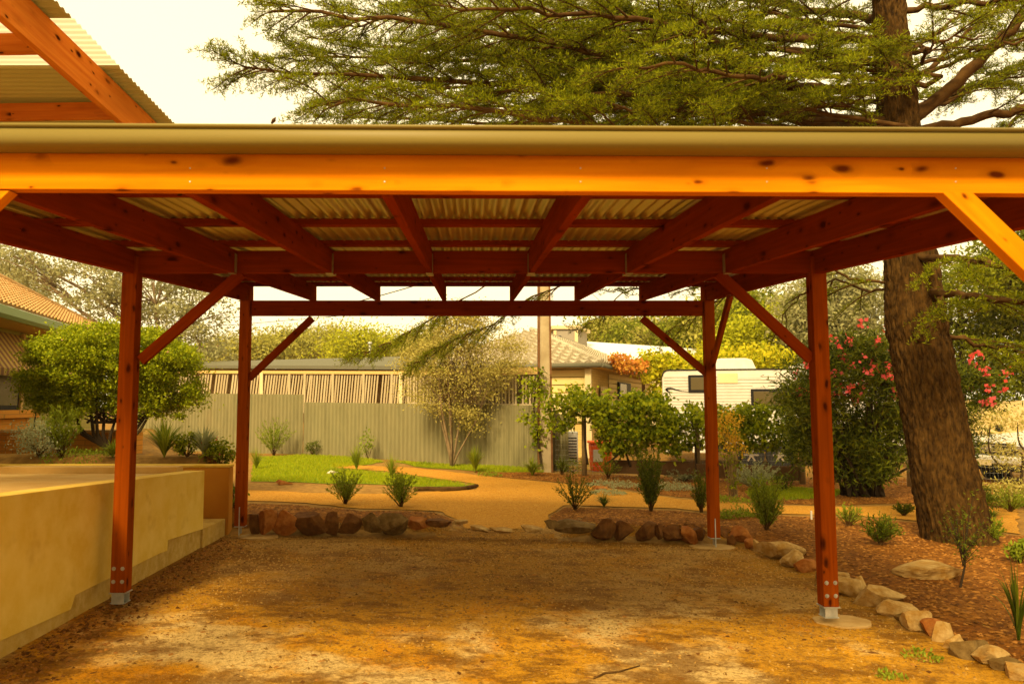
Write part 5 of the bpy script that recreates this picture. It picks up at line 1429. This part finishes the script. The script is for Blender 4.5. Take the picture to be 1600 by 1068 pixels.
# ================================================================== VINE FENCE, POSTS, SLEEPERS
Yvf = 17.4
vf = empty('wire_fence', (P(1060, 640, Yvf).x, Yvf, 0), 'low wire mesh fence with timber posts carrying the grape vine', 'fence')
for px, top, Yq in ((912, 640, 18.2), (1088, 640, 17.4), (1252, 690, 16.6), (1420, 700, 16.0), (1600, 705, 15.6)):
    q = P(px, top, Yq); MB().tube([Vector((q.x, Yq, terr(q.x, Yq) - .1)), q], [.065, .055], 10).build('fence_post', M['post_g'], vf)
mb = MB(); aX, bX = P(868, 640, 18.5), P(1720, 640, 15.3)
for zz in (.08, .2, .32, .44, .56, .68, .8, 1.0, 1.2):
    mb.tube([Vector((aX.x, aX.y, zz)), Vector((bX.x, bX.y, zz - .1))], .0018, 3, cap=False)
nW = 150
for i in range(nW):
    q = aX.lerp(bX, i / nW); mb.tube([Vector((q.x, q.y, -.1)), Vector((q.x, q.y, .95 if i / nW > .45 else 1.2))], .0012, 3, cap=False)
mb.build('wire_mesh', M['galv'], vf)
for i, (pa, pb, ya, yb, Ya, Yb_) in enumerate(((955, 1088, 727, 730, 17.7, 17.2), (1088, 1250, 733, 738, 17.2, 16.6))):
    a, b = P(pa, ya, Ya), P(pb, yb, Yb_); h_ = .30
    o = beam('sleeper', (a.x, a.y, a.z - .02), (b.x - .02, b.y, b.z - .02), .1, h_, M['sleeper'], None, bevel=.01)
    tag(o, ['dark timber sleeper edging left of the wooden vine post', 'dark timber sleeper edging right of the wooden vine post'][i], 'sleeper', 'timber sleepers edging the back bed')
vine('vine', [(862, 616, 945, 640), (895, 606, 930, 655), (864, 640, 886, 672), (925, 636, 950, 662)], 2600, .085, M['vine'], 'grape vine arching from the power pole to the first wooden post', 17.9, stems=[[(918, 725), (914, 690), (912, 650), (880, 630)]])
vine('vine', [(940, 622, 1045, 680), (945, 655, 1000, 704), (975, 614, 1035, 640), (1000, 670, 1045, 692)], 6000, .095, M['vine'], 'thick bushy grape vine in the middle of the wire fence', 17.5, stems=[[(945, 725), (960, 715), (985, 690), (1000, 650)], [(985, 728), (975, 700), (960, 660)]])
vine('vine', [(1040, 648, 1100, 690), (1078, 632, 1096, 660), (1045, 680, 1070, 708)], 2100, .085, M['vine'], 'thinner vine on the wire fence just left of the rear right post', 17.3, stems=[[(1088, 735), (1086, 690), (1080, 655)]])
vine('vine', [(1105, 638, 1240, 668), (1118, 632, 1180, 655), (1150, 660, 1260, 700), (1110, 660, 1150, 690)], 5200, .085, M['vine'], 'leafy vine right of the rear right post in front of the caravan', 17.0, stems=[[(1150, 740), (1160, 700), (1150, 660)], [(1250, 750), (1225, 700), (1190, 660)]])
# vine covered pergola beyond (yellow green) with a reddening patch
vine('pergola_vine', [(1012, 552, 1120, 592), (1110, 545, 1225, 588), (1022, 598, 1034, 640)], 9000, .13, M['vine_y'], 'yellow green vine covered pergola behind the caravan', 26.5, flat=.8)
vine('creeper', [(970, 563, 1000, 574), (960, 556, 968, 562)], 1000, .11, M['vine_o'], 'orange red autumn creeper on the right end of the tiled house roof', 25.6, flat=.4)
q = P(1000, 640, 27); 
pg = empty('pergola', (q.x, 27, 0), 'dark timber pergola frame under the yellow green vine behind the caravan', 'pergola')
for px in (1005, 1120, 1235):
    q = P(px, 590, 27); MB().box((q.x, 27, q.z / 2), (.1, .1, q.z)).build('pergola_post', M['sleeper'], pg)
a, b = P(1000, 588, 27), P(1240, 588, 27); beam('pergola_beam', a, b, .08, .15, M['sleeper'], pg)

# ================================================================== LEFT HOUSE
A = Vector((-7.1, 11.5, 3.1)); u = Vector((-.186, .983, 0)); v = Vector((-.983, -.186, 0))
A = G(0, 478, 3.1); 
endp = G(118, 514, 3.1); u = (endp - A).normalized(); v = Vector((-u.y, u.x, 0))
def lh(s, t, z): return A + u * s + v * t + Vector((0, 0, z - 3.1))
lhse = empty('brick_house', lh(2, 2, .8), 'cream brick house with terracotta tiled roof and green gutter at the left edge', 'house')
S0, S1 = -6, 7.5
RT = 3.0; RZ = 4.75
tile_roof('roof', lh(S0, 0, 3.14), lh(S1, 0, 3.14), lh(S1 - 1.5, RT, RZ), lh(S0, RT, RZ), M['tile'], lhse, 20, .17, .035)
MB().quad(lh(S0, RT, RZ), lh(S1 - 1.5, RT, RZ), lh(S1, 6, 3.1), lh(S0, 6, 3.1)).build('rear_roof', M['tile'], lhse)
MB().tube([lh(S0, RT, RZ + .05), lh(S1 - 1.5, RT, RZ + .05), lh(S1, .2, 3.25)], .09, 8).build('ridge_cap', M['tile'], lhse)
gprof = [(0, 0), (0, -.15), (-.06, -.17), (-.12, -.12), (-.13, 0), (-.11, .01)]
mb = MB(); nP = len(gprof)
for s in (S0, S1):
    for a_, b_ in gprof: mb.v.append(tuple(lh(s, a_ + .02, 3.1 + b_)))
for i in range(nP - 1): mb.f.append((i, i + 1, nP + i + 1, nP + i)); mb.sm.append(False)
mb.build('gutter', M['greengut'], lhse)
MB().prism([lh(S0, .03, 2.93), lh(S1, .03, 2.93), lh(S1, .65, 2.93), lh(S0, .65, 2.93)], (0, 0, .02)).build('soffit', M['creamd'], lhse)
tw_ = .62
wall_m = MB().prism([lh(S0, tw_, .3), lh(S1, tw_, .3), lh(S1, tw_, 2.95), lh(S0, tw_, 2.95)], v * .2)
wall_m.build('wall', brickmat('olive_panel_wall', (.33, .27, .07), (.30, .25, .07), (.28, .22, .06)), lhse)
MB().prism([lh(S1, tw_, .3), lh(S1, 5.4, .3), lh(S1, 5.4, 3.0), lh(S1, tw_, 3.0)], -u * .2).build('end_wall', M['brick'], lhse)
# window + frame + sill + awning on that wall; located from the photo
def on_wall_s(px, py):     # intersection with wall plane
    d = ray(px, py); n = v; t = (lh(0, tw_, 0) - O).dot(n) / d.dot(n); q = O + d * t; return (q - A).dot(u), q.z
s1, zw1 = on_wall_s(28, 600); s0 = s1 - 2.4
_, zwb = on_wall_s(26, 640)
fr = MB().prism([lh(s0, tw_ - .03, zwb), lh(s1, tw_ - .03, zwb), lh(s1, tw_ - .03, 2.7), lh(s0, tw_ - .03, 2.7)], v * .028).build('window', M['black'], lhse)
MB().prism([lh(s0 + .1, tw_ - .05, zwb + .08), lh(s1 - .12, tw_ - .05, zwb + .08), lh(s1 - .12, tw_ - .05, 2.6), lh(s0 + .1, tw_ - .05, 2.6)], v * .012).build('pane', M['glass2'], fr)
MB().prism([lh(s1 + .01, tw_ - .06, zwb), lh(s1 + .12, tw_ - .06, zwb), lh(s1 + .12, tw_ - .06, 2.9), lh(s1 + .01, tw_ - .06, 2.9)], v * .055).build('frame', M['creamd'], fr)
MB().prism([lh(s0 - .2, tw_ - .22, zwb - .14), lh(s1 + .5, tw_ - .22, zwb - .14), lh(s1 + .5, tw_ - .22, zwb - .0), lh(s0 - .2, tw_ - .22, zwb - .0)], v * .21).build('sill', M['brick'], lhse, bevel=.01)
MB().prism([lh(s0 - .2, tw_ - .1, .6), lh(s1 + .35, tw_ - .1, .6), lh(s1 + .35, tw_ - .1, zwb - .15), lh(s0 - .2, tw_ - .1, zwb - .15)], v * .095).build('window_base', M['brick'], lhse)
# striped awning
stm = mat('awning_stripe_tan', (.45, .28, .06), .7); stm2 = mat('awning_stripe_brown', (.22, .10, .04), .7)
_, zaw = on_wall_s(40, 590)
s_aw = on_wall_s(62, 560)[0]
aw = [MB(), MB()]; nS = 34
for i in range(nS):
    sa, sb = s0 - .2 + (s_aw - s0 + .2) * i / nS, s0 - .2 + (s_aw - s0 + .2) * (i + 1) / nS
    aw[i % 2].quad(lh(sa, tw_ - .02, 2.86), lh(sb, tw_ - .02, 2.86), lh(sb, tw_ - .5, 2.2), lh(sa, tw_ - .5, 2.2))
    aw[i % 2].quad(lh(sa, tw_ - .5, 2.2), lh(sb, tw_ - .5, 2.2), lh(sb, tw_ - .5, 2.08), lh(sa, tw_ - .5, 2.08))
awo = aw[0].build('awning', stm, lhse); aw[1].build('awning_stripes', stm2, awo)
MB().tube([lh(s1 - .4, tw_ - .5, 2.1), lh(s1 - .4, tw_ - .42, 1.0)], .012, 6).build('awning_rod', M['black'], awo)
# low front brick wall of the house terrace
Yl = 12.9
ql, qr = P(-260, 675, Yl), P(214, 675, Yl); zl0 = terr(-6, Yl) - .1
lw = empty('brick_terrace_wall', ((ql.x + qr.x) / 2, Yl, zl0), 'low cream brick terrace wall in front of the brick house', 'wall')
MB().box(((ql.x + qr.x) / 2, Yl + .12, (ql.z + zl0) / 2), (qr.x - ql.x, .24, ql.z - zl0)).build('wall_panel', M['brick'], lw)
MB().box(((ql.x + qr.x) / 2, Yl + .1, ql.z + .02), (qr.x - ql.x + .06, .32, .04)).build('coping', M['creamd'], lw)

# ================================================================== RIGHT: VEHICLE, BANK
vx = empty('parked_vehicle', P(1585, 640, 14.6) * 1.0, 'white four wheel drive with dark grille parked at the right edge', 'car')
vx.location = (P(1548, 640, 17.0).x, 17.0, -.12)
vx.rotation_euler = (0, 0, R(14))
# local frame: +X is backwards along the car, -X the nose; width along Y; origin under the nose centre
def vp(mb, name, m, bevel=.0, parent=vx):
    me = bpy.data.meshes.new(name); me.from_pydata(mb.v, [], mb.f); me.polygons.foreach_set('use_smooth', mb.sm); me.materials.append(m)
    o = bpy.data.objects.new(name, me); C.objects.link(o); o.parent = parent
    if bevel: md = o.modifiers.new('b', 'BEVEL'); md.width = bevel; md.segments = 3; md.limit_method = 'ANGLE'
    return o
HW = .9
side = [(-.02, .50), (-.04, .72), (.0, .92), (.12, 1.02), (1.85, 1.12), (2.45, 1.72), (2.8, 1.80), (4.4, 1.80), (4.65, 1.1), (4.7, .55), (4.1, .5), (4.0, .8), (3.6, .92), (3.2, .8), (3.1, .45), (1.45, .45), (1.35, .8), (.95, .92), (.55, .8), (.45, .5)]
vp(MB().prism([Vector((x, -HW, z)) for x, z in side], (0, 2 * HW, 0)), 'body', M['white'], .06)
vp(MB().box((-.075, 0, .80), (.05, 1.15, .24)), 'grille', M['black'], .015)
mbq = MB()
for z in (.74, .80, .87): mbq.box((-.108, 0, z), (.02, 1.12, .022))
mbq.tube([Vector((-.125, 0, .80)), Vector((-.11, 0, .80))], .075, 20)
vp(mbq, 'grille_bars', M['chrome'])
for s in (-1, 1):
    vp(MB().box((-.06, s * .76, .82), (.1, .30, .19)), 'headlight', M['chrome'], .04)
    for xw in (.95, 3.6):
        w1 = vp(MB().tube([Vector((xw, s * .92, .36)), Vector((xw, s * .68, .36))], .36, 24), 'wheel', M['rubber'])
        vp(MB().tube([Vector((xw, s * .935, .36)), Vector((xw, s * .86, .36))], .21, 16), 'rim', M['chrome'], parent=w1)
vp(MB().box((-.14, 0, .56), (.22, 1.78, .18)), 'bumper', M['white'], .05)
vp(MB().box((-.12, 0, .40), (.16, 1.6, .13)), 'lower_bumper', M['black'], .03)
vp(MB().box((-.262, 0, .50), (.012, .36, .12)), 'number_plate', M['cream'])
vp(MB().prism([Vector((1.90, -.8, 1.17)), Vector((1.90, .8, 1.17)), Vector((2.42, .72, 1.70)), Vector((2.42, -.72, 1.70))], (-.02, 0, .02)), 'windscreen', M['glass'])
for s in (-1, 1):
    vp(MB().prism([Vector((2.1, s * .905, 1.14)), Vector((4.2, s * .905, 1.14)), Vector((4.2, s * .905, 1.66)), Vector((2.6, s * .905, 1.66))], (0, s * .01, 0)), 'side_window', M['glass'])
    vp(MB().box((1.35, s * 1.02, 1.2), (.1, .16, .16)), 'mirror', M['black'], .03)
# pale bank behind the vehicle
V = []; Fc = []; nxx, nyy = 60, 14
for j in range(nyy):
    for i in range(nxx):
        x = 12.2 + i * .35; y = 21.5 + j * .6; t = min(1, j / 5)
        h = 1.9 * sstep(0, 1, t) * sstep(12.2, 14.4, x) * (1 + .06 * noise.noise(Vector((x, y, 0))))
        V.append((x, y, -.15 + h))
for j in range(nyy - 1):
    for i in range(nxx - 1): a = j * nxx + i; Fc.append((a, a + 1, a + nxx + 1, a + nxx))
mb = MB(); mb.v = V; mb.f = Fc; mb.sm = [True] * len(Fc); tag(mb.build('bank', M['bank'], None), kind='structure')

# ================================================================== BACKGROUND TREES
BG = 'trees beyond the fences'
blob_tree('gum_tree', 250, 38, [(150, 440, 90, 50), (60, 430, 60, 50), (240, 440, 80, 60), (320, 480, 60, 60, 1), (270, 520, 70, 45), (345, 540, 40, 34), (190, 490, 60, 40, 1), (20, 400, 50, 40)], 'tall hazy grey green gum tree behind the brick house', 'tree', M['gum'], M['bark_p'], 150, 17000, .20, .42, .3, group=BG, shell=.2, nbr=60)
blob_tree('gum_tree', 10, 44, [(-20, 430, 70, 50), (50, 450, 50, 36), (-60, 380, 60, 50)], 'gum tree crown at the far left above the house roof', 'tree', M['gum'], M['bark_p'], 70, 8000, .22, .42, .3, group=BG, shell=.2, nbr=30)
left_far = [(400, 548, 40, 20), (445, 540, 42, 22), (500, 532, 44, 24), (560, 540, 40, 22), (610, 545, 34, 18), (350, 552, 34, 18), (660, 545, 34, 20)]
wl = ['leftmost', 'second', 'tallest dark', 'bright green', 'fifth', 'half hidden', 'rightmost']
for i, (a, b, rx, ry) in enumerate(left_far):
    Yq = 70 + 6 * (i % 3); m_ = M['far3'] if i in (3, 4) else M['far1']
    blob_tree('distant_tree', a, Yq, [(a, b, rx, ry), (a - rx * .4, b + 10, rx * .7, ry * .8), (a + rx * .4, b + 8, rx * .7, ry * .8)], f'{wl[i]} tree of the distant row above the long low roof', 'tree', m_, M['bark_p'], 110, 9000, .34, .9, .3, group='distant trees above the long roof', nbr=6)
right_far = [(935, 522, 24, 14), (965, 518, 24, 16), (1000, 530, 34, 18), (1050, 528, 40, 22), (1100, 515, 42, 30), (1150, 505, 44, 36), (1200, 505, 44, 40)]
wr_ = ['small leftmost', 'rounded second', 'low third', 'low fourth', 'fifth', 'sixth', 'tall rightmost']
for i, (a, b, rx, ry) in enumerate(right_far):
    Yq = 60 - 3 * i; blob_tree('distant_tree', a, Yq, [(a, b, rx, ry), (a - rx * .4, b + 10, rx * .7, ry * .8), (a + rx * .5, b + 12, rx * .7, ry * .8)], f'{wr_[i]} tree of the distant row above the pale shed roof', 'tree', M['far1'] if i % 2 else M['far2'], M['bark_p'], 120, 10000, .28, .8, .3, group='distant trees above the pale shed', nbr=6)
blob_tree('green_tree', 1190, 33, [(1180, 530, 50, 34), (1230, 520, 50, 46), (1150, 545, 40, 26)], 'bright yellow green tree behind the pergola vine', 'tree', M['far3'], M['bark_p'], 200, 20000, .19, .42, .25, group=BG)
blob_tree('green_tree', 1310, 30, [(1300, 470, 60, 60), (1260, 500, 44, 50), (1350, 490, 54, 60), (1320, 540, 60, 34)], 'loose hazy olive tree behind the oleander', 'tree', M['gum'], M['bark_p'], 280, 24000, .17, .42, .25, group=BG)
blob_tree('green_tree', 1500, 27, [(1500, 470, 60, 70), (1560, 520, 60, 60), (1610, 470, 60, 80), (1520, 560, 50, 34), (1590, 590, 60, 32), (1660, 560, 60, 60)], 'dark green tree mass behind the cedar at the right edge', 'tree', M['far2'], M['bark_d'], 360, 30000, .15, .38, .3, group=BG)
blob_tree('green_tree', 1640, 24, [(1600, 400, 70, 60), (1680, 400, 80, 90), (1560, 430, 40, 40)], 'tall tree beyond the right edge with foliage behind the front brace', 'tree', M['far2'], M['bark_d'], 300, 20000, .15, .38, .3, group=BG)
# wispy bare-branched shrub before the vehicle
c = GT(1575, 790)
e = empty('twisted_shrub', c, 'twisted grey shrub with dry tufted foliage in front of the white vehicle', 'shrub'); mb = MB(); pos = []
for (pp) in ([(1590, 800), (1580, 740), (1560, 725), (1545, 700), (1548, 660)], [(1590, 800), (1596, 750), (1598, 715), (1590, 705), (1575, 712), (1568, 700)], [(1585, 780), (1570, 740), (1568, 730), (1575, 722)], [(1598, 790), (1606, 720), (1592, 690), (1590, 660)]):
    pts = spline([P(x, y, c.y - .1) for x, y in pp], 14); mb.tube(pts, list(np.linspace(.028, .008, 14)), 6)
    for _ in range(520): q = pts[-1] + Vector((random.gauss(0, .19), random.gauss(0, .16), random.gauss(.02, .11))); pos.append(tuple(q))
mb.build('trunk', M['bark_d'], e); leaves('foliage', pos, .06, M['crepe'], e, aspect=.25)
# low dry shrubs in front of the fence at right
leafy(1530, 800, 60, 40, 'dark low shrub between the cedar trunk and the vehicle', 'green2', 1400, .045)
leafy(1585, 795, 80, 44, 'dry yellowish shrub below the white vehicle', 'crepe', 2000, .045)
leafy(1460 + 135, 880, 40, 36, 'small green shrub cut by the right edge near the cedar', 'green1', 500, .05)
# hanging dead leaf scraps under the roof
for (px, py, Yq, lb) in ((277, 312, 3.9, 'dark dead leaf scrap caught under the roof sheet at left'), (1190, 317, 3.9, 'dark dead leaf scrap caught under the roof sheet at right')):
    q = P(px, py, Yq); z = zr(Yq, q.x) + RH + .03; qq = [Vector((q.x + random.gauss(0, .012), q.y + random.gauss(0, .03), z - random.random() * .03)) for _ in range(26)]
    o = leaves('leaf_scrap', [tuple(t) for t in qq], .035, M['leafdry'], None, aspect=.5); tag(o, lb, 'leaf litter', 'leaf scraps under the roof')
o = MB().tube([P(424, 193, 3.0), P(428, 188, 3.0), P(431, 183, 3.0)], [.004, .009, .001], 6).build('dead_leaf', M['twig'], None); tag(o, 'tiny curled brown leaf standing on the gutter lip', 'leaf')

# ================================================================== SMOKY AIR
hb = MB().box((0, 120, 17), (340, 300, 37)).build('haze', None, None)
hm = bpy.data.materials.new('haze'); hm.use_nodes = True; n_ = hm.node_tree.nodes; n_.clear()
ho = n_.new('ShaderNodeOutputMaterial'); pv = n_.new('ShaderNodeVolumePrincipled'); pv.inputs['Color'].default_value = (.98, .92, .72, 1); pv.inputs['Density'].default_value = .0003; pv.inputs['Anisotropy'].default_value = .2
hm.node_tree.links.new(pv.outputs[0], ho.inputs['Volume']); hb.data.materials.append(hm); tag(hb, kind='stuff')
